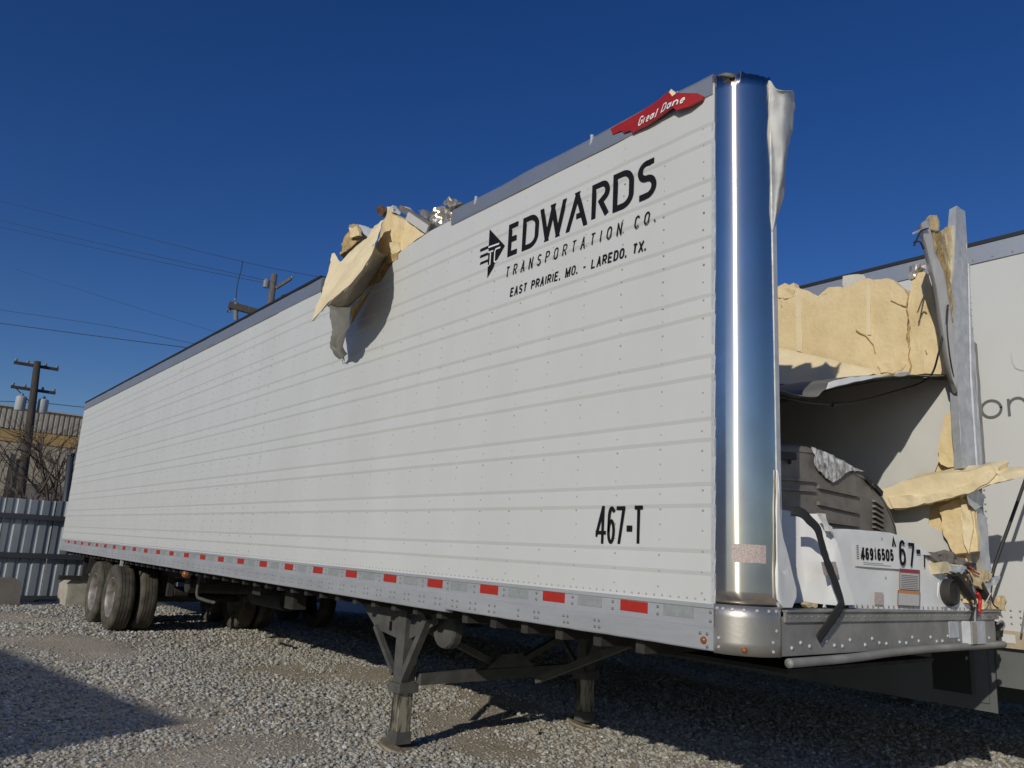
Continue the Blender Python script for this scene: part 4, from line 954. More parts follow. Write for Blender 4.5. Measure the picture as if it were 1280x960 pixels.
chunk('torn_foam', [(0, 2.125, 1.436), (0, 2.254, 1.426), (0, 2.278, 1.391), (0, 2.155, 1.354), (0, 2.102, 1.377)], (-.05, .02, 0), 'foam_pale', T, .03, .014, 22)
chunk('torn_foam', [(-0.01, 2.526, 1.356), (-0.01, 2.673, 1.37), (-0.01, 2.731, 1.332), (-0.01, 2.74, 1.294), (-0.01, 2.515, 1.294)], (-.08, .02, 0), 'foam', T, .03, .018, 24)
chunk('torn_foam', [(0, 2.77, 1.378), (0, 2.83, 1.385), (0, 2.89, 1.347), (0, 2.844, 1.289), (0, 2.779, 1.295)], (-.04, .02, 0), 'foam', T, .025, .012, 24)
lampc = Vector((-0.015, 2.002, 1.398))
lm = MB().lathe([(.0, -.045), (.06, -.045), (.078, -.03), (.083, .03), (.070, .055), (.066, .04), (.0, .035)], lampc, 'x', 22)
o = lm.build('lamp_housing', 'frame', T); smooth_by_angle(o); o.modifiers.new('b', 'BEVEL').width = .004
chunk('crumpled_metal', [(0, 1.926, 1.311), (0, 2.123, 1.33), (0, 2.298, 1.337), (0, 2.291, 1.295), (0, 2.116, 1.283), (0, 1.951, 1.294)], (-.04, 0, 0), 'galv', T, .03, .014, 22)
chunk('crumpled_metal', [(0, 2.533, 1.456), (0, 2.669, 1.497), (0, 2.805, 1.514), (0, 2.779, 1.468), (0, 2.694, 1.453), (0, 2.619, 1.401), (0, 2.557, 1.413)], (-.04, 0, 0), 'galv', T, .03, .014, 22)
chunk('crumpled_metal', [(0.01, 2.416, 1.296), (0.01, 2.752, 1.302), (0.01, 2.76, 1.258), (0.01, 2.594, 1.246), (0.01, 2.425, 1.259)], (-.10, 0, 0), 'cowl', T, .03, .012, 20)
MB().bar((0.03, 2.033, 1.506), (0.05, 2.204, 1.37), .03, .05, (1, 0, 0)).build('torn_channel', 'frame', T)
MB().bar((0, 2.441, 1.461), (0, 2.549, 1.369), .03, .05, (1, 0, 0)).build('torn_channel', 'frame', T)
for pl, m_, r_ in (([(0.04, 2.17, 1.535), (0.04, 2.248, 1.477), (0.04, 2.223, 1.417), (0.04, 2.285, 1.346), (0.04, 2.231, 1.286), (0.04, 2.178, 1.234)], 'wire', .007), ([(0.04, 2.195, 1.512), (0.04, 2.255, 1.429), (0.04, 2.272, 1.358), (0.04, 2.262, 1.298), (0.04, 2.25, 1.227)], 'insul', .008), ([(0.04, 2.212, 1.524), (0.04, 2.227, 1.441), (0.04, 2.26, 1.369), (0.04, 2.303, 1.316), (0.04, 2.269, 1.251), (0.04, 2.251, 1.233)], 'wire', .006),
                  ([(0.04, 2.31, 1.4), (0.04, 2.348, 1.358), (0.04, 2.322, 1.298), (0.04, 2.327, 1.286)], 'red_wire', .012), ([(0.04, 2.616, 1.454), (0.04, 2.526, 1.403), (0.04, 2.437, 1.347), (0.04, 2.354, 1.31)], 'liner_back', .004), ([(0.04, 2.55, 1.447), (0.04, 2.523, 1.384), (0.04, 2.56, 1.329), (0.04, 2.621, 1.311)], 'wire', .005), ([(0.04, 2.143, 1.368), (0.04, 2.197, 1.345), (0.04, 2.239, 1.334)], 'rust', .005), ([(0.04, 2.232, 1.555), (0.04, 2.287, 1.532), (0.04, 2.36, 1.516)], 'red_wire', .006)):
    cable('loose_wire', pl, r_, m_, T)
cable('loose_wire', [(0, 2.695, 1.208), (0, 2.781, 1.226), (0, 2.817, 1.194), (0, 2.754, 1.169)], .006, 'insul', T)
chunk('crumpled_metal', [(-0.03, 2.764, 1.217), (-0.03, 2.861, 1.203), (-0.03, 2.882, 1.139), (-0.03, 2.791, 1.103), (-0.03, 2.747, 1.129)], (-.06, .02, 0), 'frame', T, .03, .014, 20)
chunk('crumpled_metal', [(0.03, 2.231, 1.572), (0.03, 2.292, 1.584), (0.03, 2.352, 1.58), (0.03, 2.334, 1.564), (0.03, 2.256, 1.543)], (-.02, 0, 0), 'frame', T, .02, .010, 30)

# ---------------------------------------------------------------- toppled refrigeration cowl inside the nose
K = root('refrigeration_cowl', (-.5, 1.3, 1.3), 'grey brown refrigeration unit cowl toppled inside the open nose of the trailer', 'unit cowl')
outl = [Vector(p) for p in [(-0.24, 0.475, 2.096), (-0.24, 0.555, 2.127), (-0.24, 0.764, 2.152), (-0.24, 0.94, 2.161), (-0.24, 1.077, 2.146), (-0.24, 1.218, 2.118), (-0.24, 1.365, 2.096), (-0.24, 1.517, 2.069), (-0.24, 1.634, 2.033), (-0.24, 1.724, 1.984), (-0.24, 1.802, 1.926), (-0.24, 1.866, 1.858), (-0.24, 1.915, 1.787), (-0.24, 1.946, 1.669)]]
cen = Vector((0, 1.2, 1.5))
def shell(dx, k):
    return [Vector((p.x + dx, p.y, p.z)) + (Vector((0, cen.y, cen.z)) - Vector((0, p.y, p.z))) * k for p in outl]
A, B_, C_, D_ = shell(-.60, .0), shell(-.035, .0), shell(-.008, .025), shell(0, .06)
V = A + B_ + C_ + D_; n = len(outl)
Fc = [(r*n+i, r*n+i+1, (r+1)*n+i+1, (r+1)*n+i) for r in range(3) for i in range(n-1)]
body = mk('shell', V, Fc, 'cowl', K, True)
mk('front_face', [p + Vector((-.004, 0, 0)) for p in D_] + [(D_[-1].x-.004, D_[-1].y, 1.32), (D_[0].x-.004, D_[0].y, 1.32)], [tuple(range(n+2))[::-1]], 'cowl', K)
def cowl_bar(name, a, b, h, m, dx=.006, th=.014):
    return MB().bar(Vector(a)+Vector((dx, 0, 0)), Vector(b)+Vector((dx, 0, 0)), th, h).build(name, m, K)
for p, q in (((-0.235, 0.977, 1.938), (-0.235, 1.414, 1.929)), ((-0.235, 0.972, 1.846), (-0.235, 1.406, 1.829)), ((-0.235, 0.967, 1.754), (-0.235, 1.4, 1.753))):
    cowl_bar('pressed_rib', p, q, .020, 'cowl', -.002, .022)
for p, q in (((-0.235, 0.603, 1.944), (-0.235, 0.944, 1.965)), ((-0.235, 0.601, 1.892), (-0.235, 0.942, 1.911))):
    cowl_bar('pressed_rib', p, q, .012, 'cowl', .0, .014)
vent = nose_plate('vent_opening', [(-0.236, 1.586, 1.734), (-0.236, 1.707, 1.737), (-0.236, 1.703, 1.839), (-0.236, 1.641, 1.906), (-0.236, 1.597, 1.925)], 'cowl_dark', .0, K)
for p, q in (((-0.236, 1.596, 1.912), (-0.236, 1.712, 1.879)), ((-0.236, 1.593, 1.88), (-0.236, 1.709, 1.85)), ((-0.236, 1.591, 1.849), (-0.236, 1.706, 1.821)), ((-0.236, 1.588, 1.817), (-0.236, 1.704, 1.792)), ((-0.236, 1.585, 1.786), (-0.236, 1.701, 1.763)), ((-0.236, 1.582, 1.755), (-0.236, 1.698, 1.734))):
    cowl_bar('louvre', p, q, .012, 'cowl', .006, .022)
cowl_bar('vent_slot', (-0.236, 1.507, 2.044), (-0.236, 1.57, 2.011), .03, 'cowl_dark')
cowl_bar('vent_slot', (-0.236, 1.61, 2.005), (-0.236, 1.701, 1.964), .03, 'cowl_dark')
cowl_bar('handle_recess', (-0.236, 0.557, 2.062), (-0.236, 0.744, 2.08), .04, 'cowl_dark', .004, .02)
MB().lathe([(0, .012), (.012, .010), (.014, 0)], (-0.234, 0.687, 2.043), 'x', 10).build('latch_knob', 'cowl_dark', K, True)
sheet('torn_film', [[(-0.235, 0.92, 2.155), (-0.235, 1.045, 2.146), (-0.235, 1.21, 2.124), (-0.235, 1.381, 2.095), (-0.235, 1.508, 2.077)], [(-0.226, 0.936, 2.105), (-0.226, 1.05, 2.101), (-0.226, 1.191, 2.086), (-0.226, 1.287, 2.071), (-0.226, 1.362, 2.067)], [(-0.226, 0.934, 2.056), (-0.226, 1.023, 2.036), (-0.226, 1.139, 2.03), (-0.226, 1.236, 2.034), (-0.226, 1.286, 2.052)], [(-0.228, 1.003, 2.016), (-0.228, 1.059, 1.991), (-0.228, 1.116, 1.972), (-0.228, 1.152, 1.988), (-0.228, 1.226, 2.021)]], 'film', K, 40, 34, .009, 30, .002)

# ---------------------------------------------------------------- underside, landing gear, wheels
mb = MB()
for k in range(50):
    x = -.7 - .3048*k
    mb.box((x-.03, .05, 1.02), (x+.03, 2.55, 1.13))
mb.build('cross_members', 'frame', T)['kind'] = 'stuff'
MB().box((-2.2, .5, .98), (-.15, 2.1, 1.0)).build('coupler_plate', 'frame', T)
for y in (.72, 1.88):
    MB().box((-15.2, y-.05, .86), (-9.2, y+.05, 1.05)).build('slider_rail', 'frame', T)
LX = -3.34
def landing_leg(y, near):
    leg = MB().box((LX-.062, y-.062, .43), (LX+.062, y+.062, 1.02)).build('landing_leg', 'leg', T)
    MB().box((LX-.085, y-.085, .40), (LX+.085, y+.085, .47)).build('collar', 'leg', leg)
    MB().box((LX-.056, y-.056, .05), (LX+.056, y+.056, .43)).build('inner_leg', 'leg_worn', leg)
    MB().box((LX-.066, y-.066, .035), (LX+.066, y+.066, .12)).build('foot_socket', 'leg', leg)
    tilt_m = Matrix.Translation((LX, y, -.001)) @ Matrix.Rotation(R(9), 4, 'Y') @ Matrix.Rotation(R(-4), 4, 'X')
    n = 24; V = []
    for rr, zz in ((.0, .016), (.12, .012), (.165, .022), (.172, .018), (.16, -.006), (0, -.006)):
        for k in range(n): V.append(tilt_m @ Vector((rr*math.cos(2*math.pi*k/n), rr*.86*math.sin(2*math.pi*k/n), zz)))
    mk('sand_shoe', V, [(j*n+k, j*n+(k+1) % n, (j+1)*n+(k+1) % n, (j+1)*n+k) for j in range(5) for k in range(n)], 'shoe', leg, True)
    # gusset plate and braces
    gp = [(-4.08, y-.02, 1.0), (-3.55, y-.02, 1.0), (-2.92, y-.02, 1.02), (-2.90, y-.02, .95), (-3.26, y-.02, .80), (-3.45, y-.02, .78), (-3.80, y-.02, .82)]
    g = MB().add(gp + [(p[0], p[1]+.012, p[2]) for p in gp], [tuple(range(7)), tuple(range(13, 6, -1))] + [(i, 7+i, 7+(i+1) % 7, (i+1) % 7) for i in range(7)])
    g.build('gusset_plate', 'leg', leg)
    MB().bar((-3.78, y-.03, .84), (-3.44, y-.03, .52), .035, .045, (0, 1, 0)).build('brace', 'leg', leg)
    MB().bar((-3.00, y-.04, .98), (-3.29, y-.04, .50), .05, .06, (0, 1, 0)).build('brace', 'leg', leg)
    MB().bar((-3.5, y-.03, .97), (-3.03, y-.03, .99), .012, .03, (0, 1, 0)).build('brace', 'leg', leg)
    if near:
        MB().lathe([(0, -.05), (.13, -.05), (.14, -.03), (.14, .03), (0, .04)], (-2.93, y+.10, .90), 'y', 18).build('gearbox', 'leg', leg)
        for dx in (-.22, -.08): MB().box((LX+dx-.012, y-.034, .83), (LX+dx+.012, y-.021, .90)).build('slot', 'black', leg)
    return leg
landing_leg(.32, True); landing_leg(2.28, False)
MB().bar((LX+.08, .40, .50), (LX+.02, 2.2, .50), .07, .085).build('leg_crossbar', 'leg', T)
MB().bar((LX+.12, .36, .90), (LX+.02, 1.3, .53), .05, .05).build('leg_crossbar', 'leg', T)
MB().bar((LX+.02, 2.24, .90), (LX+.04, 1.3, .53), .05, .05).build('leg_crossbar', 'leg', T)
chunk('gusset_plate', [(LX+.1, 1.05, .55), (LX+.1, 1.55, .55), (LX+.1, 1.42, .66), (LX+.1, 1.2, .66)], (-.015, 0, 0), 'leg', T, .1, .002, 5)
MB().bar((-2.9, 1.3, .5), (-1.7, 1.3, .98), .05, .05).build('leg_brace', 'leg', T)

def wheel(x, y0, out, deep):
    """tyre between y0 and y0+out*.275, the open face of the rim towards y0"""
    s = out
    prof = [(.295, .035), (.315, .012), (.36, .004), (.43, .0), (.475, .012), (.493, .03)]
    for g in (.068, .112, .163, .207):
        prof += [(.499, g-.008), (.499, g-.004), (.484, g-.0035), (.484, g+.0035), (.499, g+.004)]
    prof += [(.493, .245), (.475, .263), (.43, .275), (.36, .271), (.315, .263), (.295, .24)]
    c = (x, y0, .49)
    w = MB().lathe([(r_, s*h) for r_, h in ([(.298, .03), (.306, .020), (.290, .018), (.276, .045), (.266, .075), (.266, .195), (.21, .222), (.15, .205), (.122, .20), (.12, .14), (.085, .135), (.08, .075), (.0, .07)] if deep else
                   [(.298, .03), (.305, .022), (.292, .02), (.275, .06), (.262, .10), (.255, .20), (.0, .20)])], c, 'y', 40).build('wheel_rim', 'rim', T)
    smooth_by_angle(w, 30)
    t = MB().lathe([(r_, s*h) for r_, h in prof], c, 'y', 56).build('tyre', 'tyre', w)
    smooth_by_angle(t, 40)
    if deep:
        for k in range(10):
            a = 2*math.pi*k/10
            MB().tube([(x + .165*math.cos(a), y0+s*.21, .49+.165*math.sin(a)), (x + .165*math.cos(a), y0+s*.18, .49+.165*math.sin(a))], .014, 6).build('wheel_nut', 'galv', w)
    return w
for x in (-11.63, -12.84):
    wheel(x, .02, 1, True); wheel(x, .635, -1, False)
    wheel(x, 2.58, -1, True); wheel(x, 1.965, 1, False)
    MB().tube([(x, .2, .49), (x, 2.4, .49)], .065, 12).build('axle', 'frame', T)
    for y in (.78, 1.82):
        MB().box((x-.12, y-.06, .56), (x+.12, y+.06, .88)).build('spring_seat', 'frame', T)
        MB().tube([(x+.28, y+.12, .60), (x+.28, y+.34, .60)], .085, 12).build('brake_chamber', 'frame', T)
for x, z in ((-10.95, .62), (-12.2, .66)):
    for y in (.72, 1.88): MB().box((x-.05, y-.04, z-.06), (x+.05, y+.04, .88)).build('hanger', 'frame', T)
MB().tube([(-9.6, .55, .83), (-9.6, 2.0, .83)], .13, 16).build('air_tank', 'frame', T)
MB().tube([(-7.9, .9, .80), (-6.9, .9, .80)], .12, 16).build('air_tank', 'frame', T)
cable('air_hose', [(-8.95, .5, .98), (-8.97, .5, .72), (-8.7, .5, .68), (-8.3, .52, .67)], .022, 'leg', T)
MB().box((-6.55, .3, .90), (-6.3, .42, .98)).build('lamp_bracket', 'frame', T)
MB().box((-5.62, .28, .83), (-5.42, .42, 1.0)).build('junction_box', 'frame', T)
MB().box((-16.1, .05, .50), (-16.0, 2.55, .585)).build('rear_guard', 'frame', T)
for y in (.5, 2.1): MB().box((-16.1, y-.04, .58), (-16.02, y+.04, 1.08)).build('guard_post', 'frame', T)
MB().box((-13.55, .05, .75), (-13.53, .68, 1.0)).build('flap_bracket', 'frame', T)
MB().bar((-11.2, .03, .98), (-11.2, .03, 1.08), .04, .03).build('pull_pin', 'galv', T)

# ================================================================ NEIGHBOURING TRAILER
T2 = root('box_trailer', (-6.0, 4.6, 0), 'white box trailer with pale grey lettering parked behind the wrecked nose', 'trailer')
Y2 = 3.35
def band(name, x0, x1, z0, z1, y, m, th=.02, parent=T2): return MB().box((x0, y, z0), (x1, y+th, z1)).build(name, m, parent)
V, Fc = [], []
n2 = 80
for i in range(n2+1):
    for j in range(21):
        x, z = -14.3 + 16.1*i/n2, 1.14 + 2.80*j/20
        V.append((x, Y2 + .004*noise.noise(Vector((x*2, 5, z*2))), z))
wall2 = mk('side_panel', V, [(i*21+j, (i+1)*21+j, (i+1)*21+j+1, i*21+j+1) for i in range(n2) for j in range(20)], 'white', T2, True)
band('top_rail', -14.3, 1.8, 3.93, 4.075, Y2-.012, 'top_rail', .03)
band('roof_edge_strip', -14.3, 1.8, 4.075, 4.105, Y2-.02, 'roof_edge', .04)
MB().box((-14.3, Y2+.05, 1.14), (1.79, 5.9, 4.09)).build('box_body', 'white', T2)
band('bottom_rail', -14.3, 1.8, 1.02, 1.14, Y2-.012, 'tan_rail', .04)
band('rail_plate', -.26, -.12, 1.055, 1.115, Y2-.018, 'liner', .005)
band('side_skirt', -13.8, -.285, .56, 1.018, Y2+.03, 'skirt', .012)
band('side_skirt', -13.8, 1.6, .50, 1.1, 5.86, 'skirt', .012)
band('side_skirt', -.283, 1.6, .745, 1.018, Y2+.05, 'skirt', .012)
band('skirt_bracket', -.42, -.33, .62, 1.01, Y2+.014, 'skirt', .014)
band('skirt_opening', -.72, -.45, .66, 1.0, Y2+.026, 'cowl_dark', .004)
pts = [(-.255, Y2-.004, 1.25 + i*.0525) for i in range(51)]
pts += [(-.20 + a, Y2-.004, 1.19 + b) for a in (0, .06, .12, .18) for b in (0, .045, .09)]
x = -.35
while x < 1.5:
    for z in (3.96, 3.955): pts.append((x, Y2-.013, z))
    x += .14
rivets('wall_rivets', pts, .008, .005, 'nose_rail', 'y', T2)
letters([('o', -.245, -.085, 2.678, 2.905), ('n', -.055, .095, 2.675, 2.905)], lambda a, b, l: (a, Y2-.006-l, b), .019, 'grey_print', wall2)
v, f = stroke([(.0, 3.16), (.004, 3.09), (.02, 3.045), (.06, 3.02), (.12, 3.015)], .008)
mk('letter', [(q.x, Y2-.006, q.y) for q in v], f, 'pale_print', wall2)
for x in (-12.9, -11.6):
    o = MB().lathe([(.29, .03), (.43, .0), (.49, .03), (.5, .1), (.49, .25), (.43, .27), (.29, .24)], (x, Y2+.06, .49), 'y', 32).build('tyre', 'tyre', T2, True)
# dangling hose between the two trailers
hs = cable('air_line', [(1.25, 3.34, 3.60), (0.476, 3, 3.018), (0.302, 2.9, 2.499), (0.178, 2.85, 2.14), (0.084, 2.8, 1.856), (0.006, 2.74, 1.605), (-0.023, 2.7, 1.469)], .012, 'wire', None)
tag(hs, 'black air hose hanging taut beside the torn far corner post', 'hose')
hs2 = cable('air_line', [(.62, 3.34, 3.1), (.38, 3.26, 2.6), (.20, 3.22, 2.05), (.10, 3.22, 1.75), (.0, 3.24, 1.35), (-.05, 3.25, 1.13)], .008, 'insul', None)
tag(hs2, 'thin grey line hanging against the white wall of the neighbouring trailer', 'hose')

# trailer added beyond the neighbouring one to block sky light; only its skirt shows
T_BLOCK = root('box_trailer', (-6.0, 8.0, 0), 'low dark skirt of a trailer added to block sky light under the neighbouring white trailer', 'trailer')
MB().box((-14.0, 6.65, 1.1), (1.2, 9.2, 4.05)).build('box_body', 'white', T_BLOCK)
MB().box((-13.9, 6.72, .22), (1.0, 6.74, 1.098)).build('side_skirt', 'skirt', T_BLOCK)
for x in (-12.6, -11.3): MB().lathe([(.0, .05), (.28, .05), (.29, .03), (.43, .0), (.49, .03), (.5, .14), (.49, .25), (.43, .27), (.29, .24)], (x, 6.78, .49), 'y', 24).build('tyre', 'tyre', T_BLOCK, True)
for y in (7.0, 8.9): MB().box((-2.7, y-.07, .04), (-2.56, y+.07, 1.1)).box((-2.78, y-.15, -.01), (-2.48, y+.15, .04)).build('landing_leg', 'leg', T_BLOCK)

# ================================================================ TRAILER ACROSS THE YARD (casts the shadow at lower left)
T3 = root('box_trailer', (-5.0, -11.5, 0), 'box trailer parked across the yard, its shadow lying on the gravel', 'trailer')
mt = Matrix.Translation((-.913, -9.82, 0)) @ Matrix.Rotation(math.atan2(.74, 4.95), 4, 'Z')
MB().box((-15.5, -2.6, 1.15), (0, 0, 4.08), mt).build('box_body', 'white', T3)
MB().box((-15.5, -2.62, 1.02), (.01, .02, 1.149), mt).build('bottom_rail', 'rail', T3)
MB().box((-15.5, -2.61, 4.081), (.01, .01, 4.10), mt).build('roof', 'roof', T3)
for x in (-12.8, -11.5, -2.6):
    for y in (-.3, -2.3):
        c = mt @ Vector((x, y, .49))
        if x < -5:
            MB().lathe([(.0, .05), (.28, .05), (.29, .03), (.43, .0), (.49, .03), (.5, .14), (.49, .25), (.43, .27), (.29, .24), (0, .2)], c + Vector((0, -.14, 0)), 'y', 28).build('tyre', 'tyre', T3, True)
        else:
            MB().box((c.x-.07, c.y-.07, .04), (c.x+.07, c.y+.07, 1.03)).box((c.x-.15, c.y-.15, 0), (c.x+.15, c.y+.15, .04)).build('landing_leg', 'leg', T3)

# ================================================================ FENCE, BUILDING, POLES, BLOCKS
FN = root('metal_fence', (-17.0, 0, 0), 'galvanised corrugated metal fence with dark rails behind the trailer wheels', 'fence')
def fence_sheet(y0, w):
    prof, y = [], 0.0
    while y < w - .01:
        prof += [(0, y), (0, y+.10), (-.022, y+.125), (-.022, y+.175), (0, y+.20)]; y += .225
    pz = [.02, 2.06]
    V = [(-17.0 + d, y0 + yy, z + (.02*k0 if z > 1 else 0)) for d, yy in prof for z in pz]
    o = mk('metal_sheet', V, [(2*i, 2*i+2, 2*i+3, 2*i+1) for i in range(len(prof)-1)], 'fence', FN)
    s = o.modifiers.new('t', 'SOLIDIFY'); s.thickness = .002
for i in range(11):
    k0 = rnd.uniform(-1, 1)
    fence_sheet(-3.65 + i*.9, .9)
for z in (1.70, .92): MB().box((-16.97, -3.7, z-.05), (-16.90, 6.3, z+.05)).build('fence_rail', 'fence_rail', FN)
MB().box((-16.98, -3.7, .03), (-16.93, 6.3, .12)).build('fence_rail', 'fence_rail', FN)
for y in (-3.0, -.1, 2.8, 5.7): MB().box((-17.14, y-.04, 0), (-17.04, y+.04, 2.1)).build('fence_post', 'fence_rail', FN)

BL = root('warehouse', (-50, 6, 0), 'tan warehouse with ribbed metal upper wall and ochre band behind the fence', 'building')
MB().box((-62, -10, 0), (-45, 34, 5.75)).build('wall', 'stucco', BL)
MB().box((-62, -10, 5.75), (-44.95, 34, 6.42)).build('ochre_band', 'ochre', BL)
V = []
yy = -10.0; prof = []
while yy < 34:
    prof += [(0, yy), (0, yy+.10), (-.05, yy+.12), (-.05, yy+.19), (0, yy+.21)]; yy += .24
V = [(-44.9 + d, y, z) for d, y in prof for z in (6.38, 7.5)]
mk('ribbed_siding', V, [(2*i, 2*i+2, 2*i+3, 2*i+1) for i in range(len(prof)-1)], 'siding', BL)
MB().box((-62, -10.1, 6.42), (-45, 34, 7.45)).build('upper_wall', 'siding', BL)
MB().box((-62.2, -10.2, 7.47), (-44.8, 34.2, 7.56)).build('roof', 'roof', BL)
MB().box((-44.99, 2.9, 0), (-44.90, 8.5, 3.7)).build('block_wall', 'stucco_grey', BL)
MB().box((-44.99, 1.0, 0), (-44.88, 1.95, 5.2)).build('pilaster', 'stucco', BL)
MB().box((-44.99, 2.25, 2.6), (-44.93, 2.6, 4.9)).build('window', 'cowl_dark', BL)

def insulator(c, parent): return MB().lathe([(.0, .10), (.03, .10), (.055, .07), (.03, .05), (.055, .03), (.02, 0), (0, 0)], c, 'z', 10).build('insulator', 'insul', parent, True)
P1 = root('utility_pole', (-30, .85, 0), 'dark wooden utility pole with two crossarms and transformer cans behind the fence', 'utility pole', 'utility poles')
MB().tube([(-30, .95, 0), (-30, .78, 4.5), (-30, .62, 7.32)], [.17, .14, .11], 12).build('pole', 'wood', P1, True)
for z, a, b in ((7.17, -.07, 1.33), (6.30, -.02, 1.37)):
    arm = MB().box((-30.17, a, z-.05), (-30.08, b, z+.05)).build('crossarm', 'wood', P1)
    for t in (.04, .3, .7, .96): insulator((-30.12, a+(b-a)*t, z+.05), arm)
MB().bar((-30.1, .15, 6.25), (-30.1, .64, 5.85), .03, .03).build('arm_brace', 'wood', P1)
for y in (.36, 1.05):
    tr = MB().lathe([(0, .26), (.12, .26), (.17, .22), (.17, -.22), (.15, -.26), (0, -.26)], (-30.1, y, 5.76), 'z', 18).build('transformer_can', 'trafo', P1)
    smooth_by_angle(tr); insulator((-30.1, y, 6.02), tr)
P2 = root('utility_pole', (0, 0, 0), 'weathered pole top with one bent arm standing above the trailer roof', 'utility pole', 'utility poles')
pt = Vector((-29.7838, 8.7078, 12.8092)); P2.location = (pt.x, pt.y, 0)
MB().tube([(pt.x, pt.y, 0), (pt.x, pt.y, pt.z)], [.2, .13], 12).build('pole', 'wood_pale', P2, True)
arm = MB().bar((-29.6302, 8.7957, 12.1732), (-29.1617, 9.2309, 12.6139), .10, .12).build('crossarm', 'wood_pale', P2)
insulator((-29.1399, 9.2577, 12.6158), arm)
ins = MB().lathe([(0, -.2), (.13, -.2), (.13, .1), (.06, .2), (0, .2)], (-29.8642, 8.4378, 12.3527), 'z', 10).build('insulator', 'insul', P2)
cable('jumper', [(-29.5839, 8.9357, 11.4732), (-29.4823, 8.967, 11.7478), (-29.3338, 9.1027, 11.8936), (-29.2652, 9.2339, 11.7667)], .02, 'wire', P2)
P3 = root('utility_pole', (0, 0, 0), 'dark crossarm with insulators of a pole hidden by the trailer roof', 'utility pole', 'utility poles')
p3 = Vector((-28.4394, 8.0362, 10.172)); P3.location = (p3.x, p3.y, 0)
MB().tube([(p3.x, p3.y, 0), (p3.x, p3.y, p3.z + .1)], [.2, .14], 12).build('pole', 'wood', P3, True)
MB().bar((-28.2475, 6.5036, 10.536), (-27.4387, 7.6264, 10.2401), .2, .26).build('crossarm', 'wood', P3)
for u_ in ((-28.0867, 6.6474, 10.7028), (-28.1137, 6.7862, 10.2117), (-28.2893, 6.5596, 10.2269)): insulator(u_, P3).scale = (1, 1, 1)
MB().tube([(-28.0751, 6.6832, 10.6427), (-28.1672, 6.8064, 9.9626)], .09, 8).build('cutout', 'insul', P3)
MB().tube([(-28.345, 6.4804, 10.2526), (-28.1801, 6.6186, 10.4503)], .04, 6).build('bracket', 'wood', P3)
cable('jumper', [(-28.0584, 6.6608, 10.7664), (-27.9389, 6.6034, 11.3573), (-27.7553, 6.6141, 11.9844), (-27.6977, 6.5882, 12.2643)], .016, 'wire', P3)
def wire(pts, r, lab):
    w = cable('overhead_wire', pts, r, 'wire', None, 5, 8)
    tag(w, lab, 'wire', 'overhead wires crossing the sky')
wire([(-68.8868, -2.5661, 26.5226), (-45.3704, 5.2132, 18.4126), (-30.5868, 7.5325, 13.2752), (-22.7929, 8.3657, 10.7339)], .010, 'topmost thin overhead wire crossing the blue sky left of the trailer')
wire([(-69.0973, -2.2842, 24.9668), (-45.498, 5.384, 17.4702), (-29.9958, 8.5416, 12.5226)], .011, 'upper of the close pair of overhead wires reaching the weathered pole')
wire([(-69.1621, -2.1974, 24.4881), (-45.5405, 5.441, 17.156), (-30.0534, 8.5061, 12.4171)], .011, 'lower of the close pair of overhead wires reaching the weathered pole')
wire([(-78.065, 3.2362, 23.9626), (-56.582, 7.9467, 17.2961), (-42.9278, 10.1334, 13.1712), (-36.2167, 11.0098, 11.3106)], .009, 'faintest overhead wire sagging behind the trailer roof corner')
wire([(-58.0193, -1.3639, 15.2163), (-43.6747, 4.5414, 12.3533), (-34.356, 7.175, 10.1541), (-29.5721, 8.623, 9.1275)], .011, 'fainter overhead wire just above the dark one meeting the roof line')
wire([(-48.4952, -1.5136, 12.3047), (-37.2071, 3.5465, 10.2598), (-31.6541, 5.9501, 9.2708), (-27.6605, 7.9233, 8.6015)], .016, 'darkest overhead wire meeting the trailer roof line')
wire([(-53.9603, -0.4973, 8.5656), (-48.7051, 2.8974, 8.3731), (-45.784, 5.0209, 8.1162), (-42.1445, 8.0523, 7.8511)], .022, 'overhead wire running past the transformer cans of the dark pole')
wire([(-54.0907, -0.3227, 7.6022), (-48.8298, 3.0644, 7.4516), (-45.8827, 5.153, 7.3872), (-42.2182, 8.1509, 7.3066)], .03, 'thick overhead cable in front of the ribbed warehouse wall')

TR = root('bare_tree', (-24.5, 1.2, 0), 'leafless tangled tree between the fence and the tan warehouse', 'tree')
mb, mtw = MB(), MB()
def branch(p, d, L, r, lev):
    q = p + d*L
    mid = p.lerp(q, .5) + Vector((rnd.uniform(-1, 1), rnd.uniform(-1, 1), rnd.uniform(-.3, .6)))*L*.07
    (mb if lev < 2 else mtw).tube([p, mid, q], [r, r*.85, r*.65], 6 if lev < 2 else 4, False)
    if lev >= 5: return
    for _ in range(3 if lev < 4 else 2):
        nd = (d + Vector((rnd.uniform(-.9, .9), rnd.uniform(-.9, .9), rnd.uniform(-.45, .6)))).normalized()
        branch(p.lerp(q, rnd.uniform(.45, 1)), nd, L*rnd.uniform(.6, .8), r*.58, lev+1)
branch(Vector((-24.5, 1.0, 0)), Vector((0, .05, 1)), 2.2, .09, 0)
branch(Vector((-24.3, 1.5, 0)), Vector((0, .3, 1)).normalized(), 2.1, .07, 0)
branch(Vector((-24.0, .1, 0)), Vector((0, .15, 1)).normalized(), 2.0, .07, 0)
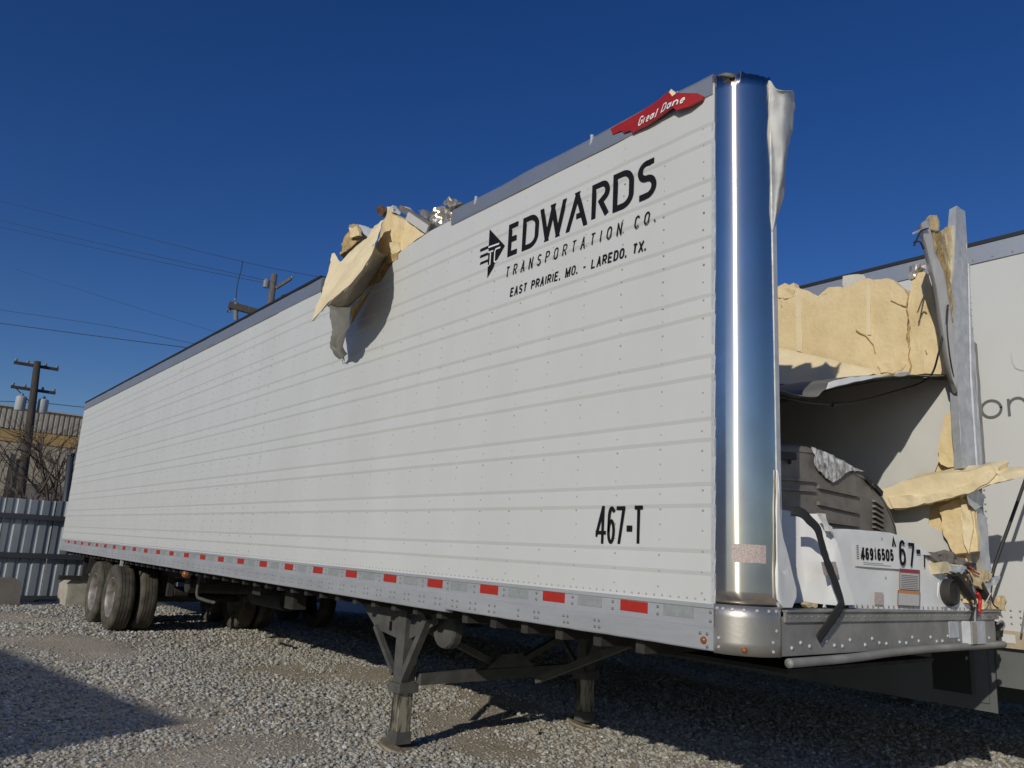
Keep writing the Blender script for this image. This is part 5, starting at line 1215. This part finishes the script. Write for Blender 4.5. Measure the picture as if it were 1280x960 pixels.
branch(Vector((-25.2, 1.9, 0)), Vector((0, -.1, 1)).normalized(), 2.0, .07, 0)
branch(Vector((-24.6, .4, 0)), Vector((0, -.2, 1)).normalized(), 1.3, .06, 0)
mb.build('trunk', 'bark', TR, True); mtw.build('crown', 'bark', TR)
GP = root('dark_post', (-18.4, .18, 0), 'short dark post standing against the rear edge of the trailer', 'post')
pz = (-18.4, 0.282, 3.187)
MB().tube([(-18.4, pz[1]+.16, 0), (-18.4, pz[1], pz[2])], .07, 10).build('shaft', 'fence_rail', GP, True)
MB().tube([(-18.4, pz[1], pz[2]-.03), (-18.4, pz[1], pz[2]+.03)], .09, 10).build('cap', 'fence_rail', GP)

cb = chunk('concrete_block', [(-16.62, .20, 0), (-16.62, .72, 0), (-16.62, .66, .44), (-16.62, .56, .50), (-16.62, .26, .49), (-16.62, .18, .40)], (.55, .06, 0), 'concrete', None, .12, .02, 6)
tag(cb, 'chipped pale concrete block on the gravel behind the rear wheels', 'block')
cb = chunk('concrete_block', [(-16.5, -1.7, 0), (-16.5, -.56, 0), (-16.5, -.60, .42), (-16.5, -.70, .50), (-16.5, -1.7, .49)], (.4, .04, 0), 'stucco_grey', None, .12, .015, 6)
tag(cb, 'dark weathered block at the left edge in front of the fence', 'block')
def rock(c, s, lab, m='rock'):
    bm = bmesh.new(); bmesh.ops.create_icosphere(bm, subdivisions=3, radius=1)
    for v in bm.verts:
        v.co *= 1 + .35*noise.noise(v.co*1.3 + Vector(c)) + .15*noise.noise(v.co*3.1)
        v.co = Vector((v.co.x*s[0], v.co.y*s[1], v.co.z*s[2])) + Vector(c)
    me = bpy.data.meshes.new('rock'); bm.to_mesh(me); bm.free(); me.materials.append(M[m])
    o = bpy.data.objects.new('rock', me); COL.objects.link(o); tag(o, lab, 'rock', 'loose rocks under the trailer')
rock((-11.9, 2.2, .08), (.22, .18, .16), 'brown rock lying in the shadow under the trailer near its wheels')
rock((-3.28, 1.62, .015), (.06, .045, .03), 'small pale stone on the shadow edge between the landing legs', 'concrete')
